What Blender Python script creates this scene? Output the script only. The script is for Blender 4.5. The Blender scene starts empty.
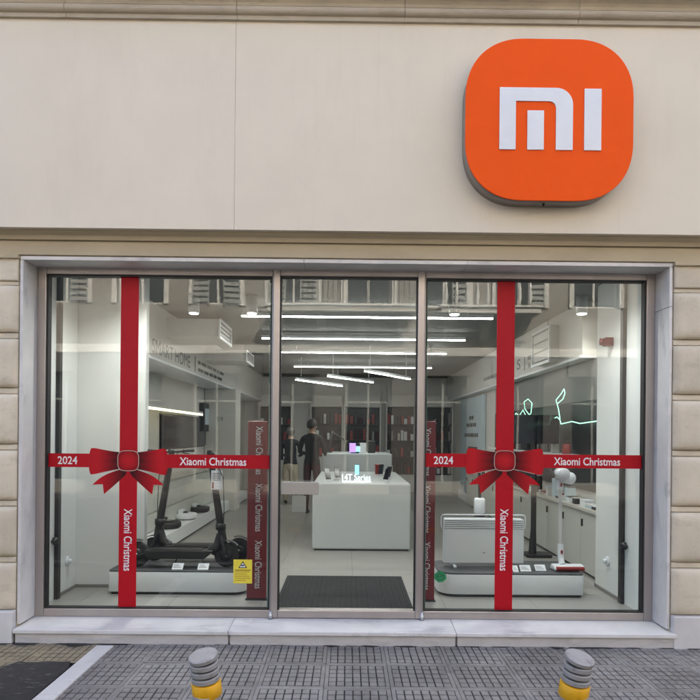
import bpy, bmesh, math, random
from mathutils import Vector, Matrix
random.seed(7)
ORD = ['first', 'second', 'third', 'fourth', 'fifth', 'sixth', 'seventh', 'eighth', 'ninth', 'tenth'] + [f'{k}th' if k not in (21, 22, 23, 31, 32, 33) else f'{k}' + {1: 'st', 2: 'nd', 3: 'rd'}[k % 10] for k in range(11, 60)]
S = bpy.context.scene
COL = S.collection
R = math.radians

# ------------------------------------------------------------------ camera
CAM = Vector((0.0, -4.95, 1.6))
FPX = 646.0                        # focal length in pixels of the 700 px photograph
PPX, PPY = 352.0, 434.0            # principal point
ROLL, YAW = R(0.55), R(-0.35)
cam_d = bpy.data.cameras.new('camera'); cam = bpy.data.objects.new('camera', cam_d); COL.objects.link(cam)
MROT = Matrix.Rotation(YAW, 4, 'Z') @ Matrix.Rotation(R(90), 4, 'X') @ Matrix.Rotation(ROLL, 4, 'Z')
cam.matrix_world = Matrix.Translation(CAM) @ MROT
cam_d.sensor_width = 36.0; cam_d.sensor_fit = 'HORIZONTAL'
cam_d.lens = FPX / 700 * 36
cam_d.shift_x = (350 - PPX) / 700; cam_d.shift_y = (PPY - 350) / 700
cam_d.clip_start = 0.05; cam_d.clip_end = 600
S.camera = cam

# ------------------------------------------------------------------ light
SUN_EL, SUN_AZ = R(36), R(24)     # azimuth measured clockwise from +Y
w = bpy.data.worlds.new('World'); S.world = w; w.use_nodes = True
nt = w.node_tree; nt.nodes.clear()
sky = nt.nodes.new('ShaderNodeTexSky'); sky.sky_type = 'NISHITA'; sky.sun_disc = False
sky.sun_elevation = SUN_EL; sky.sun_rotation = SUN_AZ; sky.air_density = 0.65; sky.dust_density = 7.5; sky.ozone_density = 0.25
bg = nt.nodes.new('ShaderNodeBackground'); bg.inputs[1].default_value = 0.15
wo = nt.nodes.new('ShaderNodeOutputWorld')
nt.links.new(sky.outputs[0], bg.inputs[0]); nt.links.new(bg.outputs[0], wo.inputs[0])
sun_d = bpy.data.lights.new('sun', 'SUN'); sun_d.energy = 3.6; sun_d.angle = R(0.6); sun_d.color = (1, .93, .82)
sun = bpy.data.objects.new('sun', sun_d); COL.objects.link(sun)
sdir = Vector((math.sin(SUN_AZ) * math.cos(SUN_EL), math.cos(SUN_AZ) * math.cos(SUN_EL), math.sin(SUN_EL)))
sun.rotation_euler = (-sdir).to_track_quat('-Z', 'Y').to_euler(); sun.location = sdir * 40
S.view_settings.view_transform = 'Standard'; S.view_settings.look = 'None'
S.view_settings.gamma = 1; S.view_settings.exposure = 2.58
S.render.engine = 'CYCLES'
S.cycles.use_denoising = True
S.cycles.max_bounces = 8; S.cycles.transparent_max_bounces = 16
S.cycles.sample_clamp_indirect = 6
S.cycles.caustics_reflective = False; S.cycles.caustics_refractive = False

# ------------------------------------------------------------------ photo pixel -> place
def ray(px, py):
    d = Vector(((px - PPX) / FPX, (PPY - py) / FPX, -1.0))
    return MROT.to_3x3() @ d
def PY(px, py, Y):                 # on the plane y = Y
    d = ray(px, py); t = (Y - CAM.y) / d.y; return CAM + d * t
def PZ(px, py, Z):                 # at height Z
    d = ray(px, py); t = (Z - CAM.z) / d.z; return CAM + d * t
def PX(px, py, X):                 # on the plane x = X
    d = ray(px, py); t = (X - CAM.x) / d.x; return CAM + d * t

# ------------------------------------------------------------------ materials
def mat(name, col, rough=.5, metal=0, var=0., vscale=4., bump=0., bscale=60., spec=.5, col2=None, coat=0., stretch=None, rvar=0.):
    m = bpy.data.materials.new(name); m.use_nodes = True
    n = m.node_tree; p = n.nodes['Principled BSDF']
    p.inputs['Roughness'].default_value = rough; p.inputs['Metallic'].default_value = metal
    p.inputs['Specular IOR Level'].default_value = spec; p.inputs['Coat Weight'].default_value = coat
    c = (*col, 1)
    if var or bump or col2 or rvar:
        tc = n.nodes.new('ShaderNodeTexCoord'); mp = n.nodes.new('ShaderNodeMapping')
        gm = n.nodes.new('ShaderNodeNewGeometry')
        n.links.new(gm.outputs['Position'], mp.inputs[0])
        if stretch: mp.inputs['Scale'].default_value = stretch
    if var or col2:
        nz = n.nodes.new('ShaderNodeTexNoise'); nz.inputs['Scale'].default_value = vscale; nz.inputs['Detail'].default_value = 7; nz.inputs['Roughness'].default_value = .62
        n.links.new(mp.outputs[0], nz.inputs['Vector'])
        r = n.nodes.new('ShaderNodeValToRGB'); r.color_ramp.elements[0].position = .32; r.color_ramp.elements[1].position = .68
        c2 = col2 if col2 else tuple(x * (1 - var) for x in col)
        r.color_ramp.elements[0].color = (*c2, 1); r.color_ramp.elements[1].color = (*(min(1, x * (1 + var * .5)) for x in col), 1)
        n.links.new(nz.outputs['Fac'], r.inputs[0]); n.links.new(r.outputs[0], p.inputs['Base Color'])
    else:
        p.inputs['Base Color'].default_value = c
    if rvar:
        nr = n.nodes.new('ShaderNodeTexNoise'); nr.inputs['Scale'].default_value = vscale * 2.3; nr.inputs['Detail'].default_value = 5
        n.links.new(mp.outputs[0], nr.inputs['Vector'])
        mr = n.nodes.new('ShaderNodeMapRange'); mr.inputs[3].default_value = max(.02, rough - rvar); mr.inputs[4].default_value = min(1, rough + rvar)
        n.links.new(nr.outputs['Fac'], mr.inputs[0]); n.links.new(mr.outputs[0], p.inputs['Roughness'])
    if bump:
        nb = n.nodes.new('ShaderNodeTexNoise'); nb.inputs['Scale'].default_value = bscale; nb.inputs['Detail'].default_value = 6
        n.links.new(mp.outputs[0], nb.inputs['Vector'])
        b = n.nodes.new('ShaderNodeBump'); b.inputs['Strength'].default_value = bump; b.inputs['Distance'].default_value = .004
        n.links.new(nb.outputs['Fac'], b.inputs['Height']); n.links.new(b.outputs[0], p.inputs['Normal'])
    return m
def overlay(m, col, scale, lo, hi, amount, stretch=(1, 1, 1), detail=8):
    """blend a second noise-shaped stain over a material's base colour"""
    n = m.node_tree; p = n.nodes['Principled BSDF']
    inp = p.inputs['Base Color']
    mx = n.nodes.new('ShaderNodeMix'); mx.data_type = 'RGBA'
    if inp.links: n.links.new(inp.links[0].from_socket, mx.inputs[6])
    else: mx.inputs[6].default_value = inp.default_value
    mx.inputs[7].default_value = (*col, 1)
    g = n.nodes.new('ShaderNodeNewGeometry'); mp = n.nodes.new('ShaderNodeMapping'); mp.inputs['Scale'].default_value = stretch
    n.links.new(g.outputs['Position'], mp.inputs[0])
    nz = n.nodes.new('ShaderNodeTexNoise'); nz.inputs['Scale'].default_value = scale; nz.inputs['Detail'].default_value = detail; nz.inputs['Roughness'].default_value = .65
    n.links.new(mp.outputs[0], nz.inputs['Vector'])
    mr = n.nodes.new('ShaderNodeMapRange'); mr.inputs[1].default_value = lo; mr.inputs[2].default_value = hi; mr.inputs[4].default_value = amount
    n.links.new(nz.outputs['Fac'], mr.inputs[0]); n.links.new(mr.outputs[0], mx.inputs[0]); n.links.new(mx.outputs[2], inp)
    return m
def emit(name, col, s):
    m = bpy.data.materials.new(name); m.use_nodes = True
    p = m.node_tree.nodes['Principled BSDF']
    p.inputs['Base Color'].default_value = (*col, 1)
    p.inputs['Emission Color'].default_value = (*col, 1); p.inputs['Emission Strength'].default_value = s
    return m
def glass(name, tint=(.87, .92, .90), ior=1.52):
    m = bpy.data.materials.new(name); m.use_nodes = True
    n = m.node_tree; n.nodes.clear()
    o = n.nodes.new('ShaderNodeOutputMaterial'); mx = n.nodes.new('ShaderNodeMixShader')
    t = n.nodes.new('ShaderNodeBsdfTransparent'); t.inputs[0].default_value = (*(x ** .5 for x in tint), 1)
    g = n.nodes.new('ShaderNodeBsdfGlossy'); g.inputs['Roughness'].default_value = 0.0
    f = n.nodes.new('ShaderNodeFresnel'); geo = n.nodes.new('ShaderNodeNewGeometry')
    mr = n.nodes.new('ShaderNodeMapRange'); mr.inputs[3].default_value = ior; mr.inputs[4].default_value = 1 / ior
    n.links.new(geo.outputs['Backfacing'], mr.inputs[0]); n.links.new(mr.outputs[0], f.inputs['IOR'])
    # float glass is never perfectly flat: a faint long-wave ripple bends the reflections
    nz = n.nodes.new('ShaderNodeTexNoise'); nz.inputs['Scale'].default_value = 1.3; nz.inputs['Detail'].default_value = 1
    n.links.new(geo.outputs['Position'], nz.inputs['Vector'])
    b = n.nodes.new('ShaderNodeBump'); b.inputs['Strength'].default_value = .08; b.inputs['Distance'].default_value = .012
    n.links.new(nz.outputs['Fac'], b.inputs['Height']); n.links.new(b.outputs[0], g.inputs['Normal'])
    n.links.new(f.outputs[0], mx.inputs[0]); n.links.new(t.outputs[0], mx.inputs[1]); n.links.new(g.outputs[0], mx.inputs[2])
    n.links.new(mx.outputs[0], o.inputs[0])
    return m

def per_object(m, amt):
    n = m.node_tree; inp = n.nodes['Principled BSDF'].inputs['Base Color']; src = inp.links[0].from_socket
    oi = n.nodes.new('ShaderNodeObjectInfo'); mr = n.nodes.new('ShaderNodeMapRange'); mr.inputs[3].default_value = 1 - amt; mr.inputs[4].default_value = 1 + amt
    hs = n.nodes.new('ShaderNodeHueSaturation'); n.links.new(oi.outputs['Random'], mr.inputs[0]); n.links.new(mr.outputs[0], hs.inputs['Value'])
    n.links.new(src, hs.inputs['Color']); n.links.new(hs.outputs[0], inp)
    return m
M = {}
M['fascia'] = overlay(overlay(mat('fascia_paint', (.79, .715, .575), .7, var=.05, vscale=1.2, bump=.12, bscale=35), (.58, .51, .41), 1.6, .55, .8, .3, (1.2, 1, .35)), (.42, .36, .28), 7, .58, .85, .13, (2.4, 1, .12))
M['stucco'] = overlay(overlay(mat('cream_stucco', (.70, .62, .48), .8, var=.12, vscale=3, bump=.5, bscale=90), (.36, .29, .20), 5, .54, .8, .55, (1, 1, 2)), (.22, .17, .12), 34, .62, .75, .5); per_object(M['stucco'], .06)
M['band'] = overlay(mat('ochre_band', (.52, .44, .30), .75, var=.06, vscale=2, bump=.15, bscale=50), (.3, .24, .15), 3, .55, .8, .4, (.5, 1, 1))
M['corn'] = overlay(mat('cornice_stone', (.50, .44, .34), .8, var=.12, vscale=2.5, bump=.25, bscale=60), (.27, .21, .14), 6, .52, .75, .5, (.6, 1, 2))
M['upper'] = mat('upper_wall', (.45, .45, .44), .8, var=.06, vscale=2)
M['marble'] = overlay(mat('grey_white_marble', (.72, .70, .68), .4, var=.12, vscale=3, bump=.06, bscale=30, rvar=.12), (.38, .37, .38), 2.4, .55, .66, .5, (1, 2.5, 1.2), 12)
M['riser'] = overlay(mat('marble_riser', (.58, .56, .54), .55, var=.1, vscale=5, bump=.1, bscale=40, rvar=.1), (.28, .26, .24), 5, .5, .75, .5, (1, 1, 3))
M['alu'] = mat('anodised_frame', (.44, .40, .38), .38, metal=.75, var=.08, vscale=6, stretch=(1, 1, .2), rvar=.08)
M['steel'] = mat('brushed_steel', (.48, .48, .48), .38, metal=1, var=.05, vscale=30, stretch=(.1, 1, 4))
M['rubber'] = mat('black_gasket', (.012, .012, .013), .6)
M['glass'] = glass('shop_glass')
M['edge'] = mat('glass_edge', (.12, .24, .20), .15)
M['orange'] = mat('orange_acrylic', (.95, .105, .006), .45, var=.03, vscale=2, spec=.12)
M['signside'] = mat('sign_return', (.30, .27, .24), .4, metal=.3, var=.1, vscale=6)
M['white'] = mat('white_acrylic', (.78, .81, .84), .35, var=.04, vscale=5)
M['print'] = mat('white_print', (.82, .80, .80), .5)
M['red'] = mat('red_vinyl', (.45, .003, .012), .5, var=.04, vscale=3, spec=.25)
M['redgate'] = mat('dark_red_vinyl', (.16, .006, .012), .4, var=.06, vscale=4)
M['gold'] = mat('pale_line_print', (.52, .40, .33), .5)
M['asphalt'] = mat('road_asphalt', (.045, .045, .047), .9, var=.3, vscale=3, bump=.6, bscale=120)
M['patch'] = overlay(mat('asphalt_patch', (.028, .026, .025), .85, var=.35, vscale=12, bump=.8, bscale=160), (.22, .21, .20), 9, .58, .66, .55, (1, 3, 1))
M['bed'] = mat('pavement_bed', (.035, .034, .035), .95, var=.3, vscale=10, bump=.5, bscale=90)
def tilemat(name, c, dirt):
    m = mat(name, c, .72, var=.22, vscale=9, bump=.5, bscale=120, rvar=.12)
    overlay(m, dirt, 2.1, .5, .72, .6); overlay(m, tuple(x * .5 for x in c), .9, .52, .7, .6); overlay(m, tuple(min(1, x * 1.5) for x in c), 5.5, .6, .74, .4); overlay(m, (.05, .048, .046), 28, .62, .74, .7)
    return m
M['tile'] = tilemat('grey_paving', (.25, .235, .225), (.14, .125, .11))
M['tiley'] = tilemat('ochre_paving', (.24, .20, .135), (.12, .10, .075))
M['kerb'] = mat('kerb_stone', (.36, .35, .33), .8, var=.15, vscale=6, bump=.3, bscale=60)
M['bollard'] = overlay(mat('bollard_grey', (.36, .355, .35), .5, metal=.2, var=.12, vscale=14, bump=.15, bscale=90), (.13, .10, .08), 16, .56, .7, .6)
M['yellow'] = overlay(mat('bollard_yellow', (.80, .42, .012), .45, var=.12, vscale=18), (.30, .15, .04), 20, .6, .72, .5)
per_object(M['tile'], .13); per_object(M['tiley'], .15); per_object(M['marble'], .05)
# interior
M['iwall'] = mat('white_panel', (.76, .78, .77), .5, var=.03, vscale=2)
M['iwallw'] = mat('warm_white_panel', (.62, .61, .58), .5, var=.04, vscale=2)
M['ceil'] = mat('grey_ceiling', (.20, .20, .195), .8, var=.06, vscale=1.5)
M['floor'] = mat('shop_floor_tile', (.32, .31, .29), .32, var=.05, vscale=1.2, rvar=.06)
M['grout'] = mat('floor_grout', (.17, .165, .155), .8)
M['skirt'] = mat('grey_skirting', (.22, .21, .20), .5)
M['plat'] = mat('white_laminate', (.74, .77, .78), .35, var=.03, vscale=3)
M['plattop'] = mat('charcoal_top', (.075, .08, .085), .45, var=.1, vscale=8)
M['counter'] = mat('grey_white_counter', (.46, .49, .50), .4, var=.03, vscale=2)
M['cab'] = mat('sage_white_cabinet', (.52, .53, .49), .45, var=.03, vscale=3)
M['ctop'] = mat('counter_top', (.55, .53, .48), .35, var=.06, vscale=6)
M['black'] = mat('matt_black', (.010, .010, .011), .45, var=.2, vscale=8)
M['dark'] = mat('dark_grey_plastic', (.014, .014, .015), .4, var=.1, vscale=10)
M['tyre'] = mat('tyre_rubber', (.018, .018, .018), .8, bump=.3, bscale=90)
M['screen'] = mat('off_screen', (.012, .014, .022), .12, spec=.6)
M['mat'] = mat('ribbed_mat', (.022, .024, .025), .95, var=.2, vscale=20, bump=.8, bscale=200)
M['led'] = emit('led_strip', (1, .98, .94), 7.5)
M['spot'] = emit('spot_lens', (1, .96, .88), 6)
M['warmled'] = emit('warm_shelf_light', (1, .86, .55), .7)
M['neon'] = emit('neon_tube', (.42, 1, .68), .32)
M['signlit'] = emit('lit_white_letters', (.80, .95, 1), .23)
M['cyan'] = emit('lit_cyan_screen', (.35, .80, 1), .2)
M['violet'] = emit('lit_violet_screen', (.50, .28, 1), .2)
M['ac'] = mat('white_duct', (.62, .62, .60), .5, var=.04, vscale=4)
M['accred'] = mat('accent_red', (.26, .012, .012), .4)
M['green'] = mat('green_sticker', (.02, .24, .09), .5, var=.2, vscale=40)
M['ystick'] = mat('yellow_notice', (.80, .66, .06), .5, var=.05, vscale=20)
M['yinner'] = mat('notice_print', (.36, .24, .03), .6)
M['poster'] = mat('pale_blue_poster', (.50, .62, .68), .4, var=.1, vscale=1.5)
M['clear'] = mat('smoky_cup', (.55, .57, .60), .2, spec=.6)
M['skin'] = mat('skin', (.38, .23, .16), .5)
M['skinp'] = mat('skin_pale', (.46, .30, .22), .5)
M['hairg'] = mat('grey_hair', (.10, .092, .085), .7, var=.3, vscale=60)
M['hairb'] = mat('dark_hair', (.010, .008, .007), .6)
M['topblk'] = mat('black_knit', (.010, .010, .013), .9, bump=1.0, bscale=14)
M['beige'] = mat('beige_trousers', (.42, .36, .27), .85, var=.25, vscale=9, stretch=(2.5, 2.5, .5), bump=.8, bscale=12)
M['jacket'] = mat('dark_jacket', (.008, .008, .010), .8, bump=1.0, bscale=12)
M['redstripe'] = mat('dark_red_trousers', (.05, .012, .018), .85)
M['o_wall'] = overlay(mat('opposite_plaster', (.20, .185, .165), .85, var=.07, vscale=.8, bump=.2, bscale=30), (.13, .12, .105), 1.0, .5, .8, .5, (1, 1, .4))
M['o_trim'] = mat('opposite_trim', (.46, .45, .42), .7, var=.06, vscale=2)
M['o_stone'] = mat('opposite_dark_stone', (.06, .057, .054), .5, var=.15, vscale=3)
M['o_pave'] = mat('opposite_paving', (.11, .105, .10), .85, var=.2, vscale=3)
M['o_glass'] = mat('opposite_window_glass', (.02, .025, .03), .08, spec=.7)
M['o_shut'] = mat('opposite_shutter', (.20, .21, .20), .6, var=.1, vscale=4)
M['o_rail'] = mat('opposite_rail', (.50, .50, .48), .5)

# ------------------------------------------------------------------ mesh builder
ORG = {}
class MB:
    def __init__(s): s.v = []; s.f = []; s.m = []; s.sm = []
    def add(s, vs, fs, mi=0, smooth=False):
        b = len(s.v); s.v += [Vector(x) for x in vs]
        for f in fs: s.f.append([b + i for i in f]); s.m.append(mi); s.sm.append(smooth)
        return s
    def box(s, x0, x1, y0, y1, z0, z1, mi=0):
        return s.add([(x0, y0, z0), (x1, y0, z0), (x1, y1, z0), (x0, y1, z0), (x0, y0, z1), (x1, y0, z1), (x1, y1, z1), (x0, y1, z1)],
                     [(3, 2, 1, 0), (4, 5, 6, 7), (0, 1, 5, 4), (1, 2, 6, 5), (2, 3, 7, 6), (3, 0, 4, 7)], mi)
    def prism(s, pts, axis, a, b, mi=0, smooth=False):
        """polygon extruded along an axis; pts are the two other coordinates in x,y,z order"""
        def P(u, v, t):
            return {'x': (t, u, v), 'y': (u, t, v), 'z': (u, v, t)}[axis]
        n = len(pts); vs = [P(u, v, a) for u, v in pts] + [P(u, v, b) for u, v in pts]
        s.add(vs, [list(range(n - 1, -1, -1)), list(range(n, 2 * n))], mi)
        k = len(s.v) - 2 * n
        for i in range(n):
            j = (i + 1) % n
            s.f.append([k + i, k + j, k + n + j, k + n + i]); s.m.append(mi); s.sm.append(smooth)
        return s
    def tube(s, pts, r, n=10, mi=0, closed=False, caps=True):
        pts = [Vector(p) for p in pts]; k = len(pts)
        rs = r if isinstance(r, (list, tuple)) else [r] * k
        rings = []; up = None
        for i, p in enumerate(pts):
            a = pts[(i - 1) % k] if (closed or i > 0) else p
            c = pts[(i + 1) % k] if (closed or i < k - 1) else p
            t = (c - a).normalized()
            if up is None: up = Vector((0, 0, 1)) if abs(t.z) < .9 else Vector((1, 0, 0))
            u = t.cross(up)
            if u.length < 1e-4: u = t.cross(Vector((.3, 1, .2)))
            u.normalize(); v = t.cross(u).normalized(); up = u.cross(t) * 1.0
            rings.append([p + (u * math.cos(2 * math.pi * q / n) + v * math.sin(2 * math.pi * q / n)) * rs[i] for q in range(n)])
        vs = [x for g in rings for x in g]; fs = []
        for i in range(k if closed else k - 1):
            i2 = (i + 1) % k
            for q in range(n):
                q2 = (q + 1) % n
                fs.append((i * n + q, i2 * n + q, i2 * n + q2, i * n + q2))
        s.add(vs, fs, mi, True)
        if caps and not closed:
            s.add(rings[0], [list(range(n))], mi); s.add(rings[-1], [list(range(n - 1, -1, -1))], mi)
        return s
    def lathe(s, prof, c=(0, 0, 0), n=24, mi=0, smooth=True, axis='z'):
        c = Vector(c); rings = []
        for r, h in prof:
            g = []
            for q in range(n):
                a = 2 * math.pi * q / n; x, y = r * math.cos(a), r * math.sin(a)
                g.append(c + Vector({'z': (x, y, h), 'y': (x, h, y), 'x': (h, x, y)}[axis]))
            rings.append(g)
        vs = [x for g in rings for x in g]; fs = []
        for i in range(len(prof) - 1):
            for q in range(n):
                q2 = (q + 1) % n; fs.append((i * n + q, i * n + q2, (i + 1) * n + q2, (i + 1) * n + q))
        fs.append(list(range(n - 1, -1, -1))); fs.append([(len(prof) - 1) * n + q for q in range(n)])
        return s.add(vs, fs, mi, smooth)
    def xf(s, mtx):
        s.v = [mtx @ p for p in s.v]; return s
    def build(s, name, m, parent=None, origin=None, bevel=0, seg=2, auto=False):
        if parent is not None: o0 = ORG[parent.name]
        else:
            if origin is None:
                lo = [min(p[i] for p in s.v) for i in range(3)]; hi = [max(p[i] for p in s.v) for i in range(3)]
                origin = ((lo[0] + hi[0]) / 2, (lo[1] + hi[1]) / 2, lo[2])
            o0 = Vector(origin)
        me = bpy.data.meshes.new(name)
        me.from_pydata([tuple(p - o0) for p in s.v], [], s.f)
        for mm in (m if isinstance(m, (list, tuple)) else [m]): me.materials.append(M[mm] if isinstance(mm, str) else mm)
        me.polygons.foreach_set('material_index', s.m); me.polygons.foreach_set('use_smooth', s.sm)
        bm = bmesh.new(); bm.from_mesh(me); bmesh.ops.recalc_face_normals(bm, faces=bm.faces); bm.to_mesh(me); bm.free()
        o = bpy.data.objects.new(name, me); COL.objects.link(o)
        if parent is not None: o.parent = parent
        else: o.location = o0
        ORG[o.name] = o0
        if bevel:
            b = o.modifiers.new('bevel', 'BEVEL'); b.width = bevel; b.segments = seg; b.limit_method = 'ANGLE'; b.angle_limit = R(40)
            b.harden_normals = False
        return o
def tag(o, label=None, cat=None, group=None, kind=None):
    if label: o['label'] = label
    if cat: o['category'] = cat
    if group: o['group'] = group
    if kind: o['kind'] = kind
    return o
def thing(name, loc, label, cat, group=None):
    o = bpy.data.objects.new(name, None); COL.objects.link(o); o.location = loc; o.empty_display_size = .1
    ORG[o.name] = Vector(loc)
    return tag(o, label, cat, group)
def copy_tree(o, parent=None):
    c = o.copy(); COL.objects.link(c); c.parent = parent
    ORG[c.name] = ORG[o.name]
    for ch in list(o.children): copy_tree(ch, c)
    return c
def box(name, m, parent, x0, x1, y0, y1, z0, z1, bevel=0, seg=2):
    return MB().box(x0, x1, y0, y1, z0, z1).build(name, m, parent, bevel=bevel, seg=seg)
def text_mb(s, width=None, height=None, bold=0.0, sx=1.0):
    """flat lettering in local x (reading) / y (up), centred; returned as MB in the z = 0 plane"""
    cu = bpy.data.curves.new('lettering', 'FONT'); cu.body = s; cu.size = 1; cu.offset = bold; cu.resolution_u = 3
    ob = bpy.data.objects.new('lettering', cu); COL.objects.link(ob)
    bpy.context.view_layer.update()
    me = bpy.data.meshes.new_from_object(ob.evaluated_get(bpy.context.evaluated_depsgraph_get()))
    mb = MB(); mb.add([v.co for v in me.vertices], [list(p.vertices) for p in me.polygons])
    COL.objects.unlink(ob); bpy.data.objects.remove(ob); bpy.data.curves.remove(cu); bpy.data.meshes.remove(me)
    x0 = min(p.x for p in mb.v); x1 = max(p.x for p in mb.v); y0 = min(p.y for p in mb.v); y1 = max(p.y for p in mb.v)
    kx = width / (x1 - x0) if width else 1; ky = height / (y1 - y0) if height else kx
    if not width: kx = ky * sx
    mb.v = [Vector(((p.x - (x0 + x1) / 2) * kx, (p.y - (y0 + y1) / 2) * ky, 0)) for p in mb.v]
    return mb
def place(mb, at, ux, uy):
    ux, uy = Vector(ux), Vector(uy); uz = ux.cross(uy)
    m3 = Matrix((ux, uy, uz)).transposed()
    return mb.xf(Matrix.Translation(Vector(at)) @ m3.to_4x4())

# ================================================================== ground
tag(MB().box(-150, 150, -150, 30, -.4, -.12).build('road', 'asphalt', origin=(0, -7, -.12)), kind='structure')
pav = tag(MB().box(-30, 30, -2.4, 0.3, -.13, -.028).build('pavement', 'bed', origin=(0, -1.2, -.03)), kind='structure')
tag(MB().box(-30, 30, -15, -12.0 + 1.9, -.13, 0.0).build('opposite_pavement', 'o_pave', origin=(0, -12, 0)), kind='structure')
for i in range(40):
    x = -20 + i * 1.0
    box('kerb_stone', 'kerb', pav, x, x + .992, -2.55, -2.402, -.14, 0.004, bevel=.012)
# ribbed paving tiles: 8 x 8 raised pads on each
PITCH = .423; TX0 = -.139; TY0 = -.03
def tile_mesh():
    mb = MB(); h = PITCH / 2 - .0008
    mb.box(-h, h, -h, h, -.03, -.006, 1)
    nx_, ny_ = 7, 5; rim = .026; cw = (2 * h - 2 * rim) / nx_; ch = (2 * h - 2 * rim) / ny_; g = .0036; gy = .0068; c = .0012
    def pad(x0, x1, y0, y1, z):
        mb.add([(x0, y0, -.006), (x1, y0, -.006), (x1, y1, -.006), (x0, y1, -.006),
                (x0 + c, y0 + c, z), (x1 - c, y0 + c, z), (x1 - c, y1 - c, z), (x0 + c, y1 - c, z)],
               [(4, 5, 6, 7), (0, 1, 5, 4), (1, 2, 6, 5), (2, 3, 7, 6), (3, 0, 4, 7)])
    for i in range(nx_):
        for j in range(ny_):
            cx = -h + rim + cw * (i + .5); cy = -h + rim + ch * (j + .5); a = cw / 2 - g; b = ch / 2 - gy
            pad(cx - a + random.uniform(-.001, .001), cx + a + random.uniform(-.001, .001), cy - b, cy + b, random.uniform(-.002, .001))
    pad(-h, h, -h, -h + rim, -.001); pad(-h, h, h - rim, h, -.001)
    pad(-h, -h + rim, -h + rim, h - rim, -.001); pad(h - rim, h, -h + rim, h - rim, -.001)
    return mb
ORG['tile0'] = Vector((0, 0, 0))
proto = {}
for key in ('tile', 'tiley'):
    t = tile_mesh().build('paving_tile', [key, 'bed'], origin=(0, 0, 0)); proto[key] = t.data; bpy.data.objects.remove(t)
for i in range(-11, 12):
    for j in range(5):
        x = TX0 + (i + .5) * PITCH; y = TY0 - (j + .5) * PITCH
        if -2.32 < x < -1.88 and j > 0: continue          # asphalt patch
        key = 'tile'
        if x < -2.1 or (j == 0 and x < -1.7 and random.random() < .3): key = 'tiley'
        o = bpy.data.objects.new('paving_tile', proto[key]); COL.objects.link(o); o.parent = pav
        px_, py_ = x, y
        if -1.9 < x < -1.6: pass
        o.location = Vector((px_, py_, random.uniform(-.004, .001))) - ORG[pav.name]
        o.rotation_euler = (random.uniform(-.006, .006), random.uniform(-.006, .006), random.choice([0, 1]) * math.pi + random.uniform(-.006, .006))
# white marble strip let into the paving (two lengths) and the asphalt repair beside it
for (y0, y1) in ((-.80, -.115), (-1.62, -.808)):
    box('marble_strip', 'marble', pav, -1.862, -1.735, y0, y1, -.03, .006, bevel=.004)
def patch():
    mb = MB(); n = 28; ring = []
    x0, x1, y0, y1 = -2.31, -1.868, -1.7, -.45
    for k in range(n):
        a = 2 * math.pi * k / n; c, s_ = math.cos(a), math.sin(a); m_ = max(abs(c), abs(s_))
        jx = random.uniform(-.02, .02) if c < .5 else random.uniform(-.006, 0)
        ring.append(((x0 + x1) / 2 + c / m_ * (x1 - x0) / 2 + jx, (y0 + y1) / 2 + s_ / m_ * (y1 - y0) / 2 + random.uniform(-.025, .025)))
    mb.prism(ring, 'z', -.03, .004)
    return mb
patch().build('asphalt_patch', 'patch', pav, bevel=.003)
# bitumen smear along the foot of the step
mb = MB(); top = []; bot = []
for k in range(90):
    x = -3.3 + k * 6.6 / 89
    top.append((x, -.048)); bot.append((x, -.062 - random.random() ** 2 * .05 - (.05 if x < -1.9 else 0) * (.5 + .5 * math.sin(x * 9))))
vs = [(x, y, .004) for x, y in top] + [(x, y, -.002) for x, y in bot]
mb.add(vs, [(i, i + 1, 90 + i + 1, 90 + i) for i in range(89)])
mb.build('bitumen_seam', 'patch', pav)

# ================================================================== shop building
FY = .205                                            # front plane of the shopfront frames
bld = thing('shop_building', (0, 0, 0), 'cream shop building with broad plain fascia, rusticated stone sides and glazed shopfront', 'building')
XL, XR = PY(23, 440, 0).x, PY(671, 440, 0).x          # outer arrises of the marble reveal
XL, XR = -2.482, 2.450
ZL = PY(348, 264, 0).z                                # underside of marble lintel
ZF0 = PY(348, 231, -.16).z; ZF1 = PY(348, 23, -.16).z
# masonry behind
box('wall_pier', 'stucco', bld, -16, XL - .03, .0, .4, -.1, ZL + .3)
box('wall_pier', 'stucco', bld, XR + .03, 16, .0, .4, -.1, ZL + .3)
box('upper_wall', 'upper', bld, -16, 16, -.05, .4, ZL + .305, 9.0)
box('roof_slab', 'upper', bld, -16, 16, .405, 14, 3.6, 9.0)
# lintel band with its mouldings
box('lintel_band', 'band', bld, -16, 16, -.035, -.003, ZL + .034, ZF0 - .06, bevel=.004)
mb = MB(); mb.prism([(-.002, ZF0 - .058), (-.06, ZF0 - .058), (-.066, ZF0 - .045), (-.075, ZF0 - .03), (-.11, ZF0 - .012), (-.11, ZF0 + .05), (-.002, ZF0 + .05)], 'x', -16, 16)
mb.build('lintel_moulding', 'band', bld)
# fascia panels, a joint at pixel 235
XJ = PY(235, 130, -.16).x
for a, b in ((-16, XJ - .0008), (XJ + .0008, 16)):
    box('fascia_panel', 'fascia', bld, a, b, -.16, -.052, ZF0, ZF1 + .06, bevel=.0015)
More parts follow.
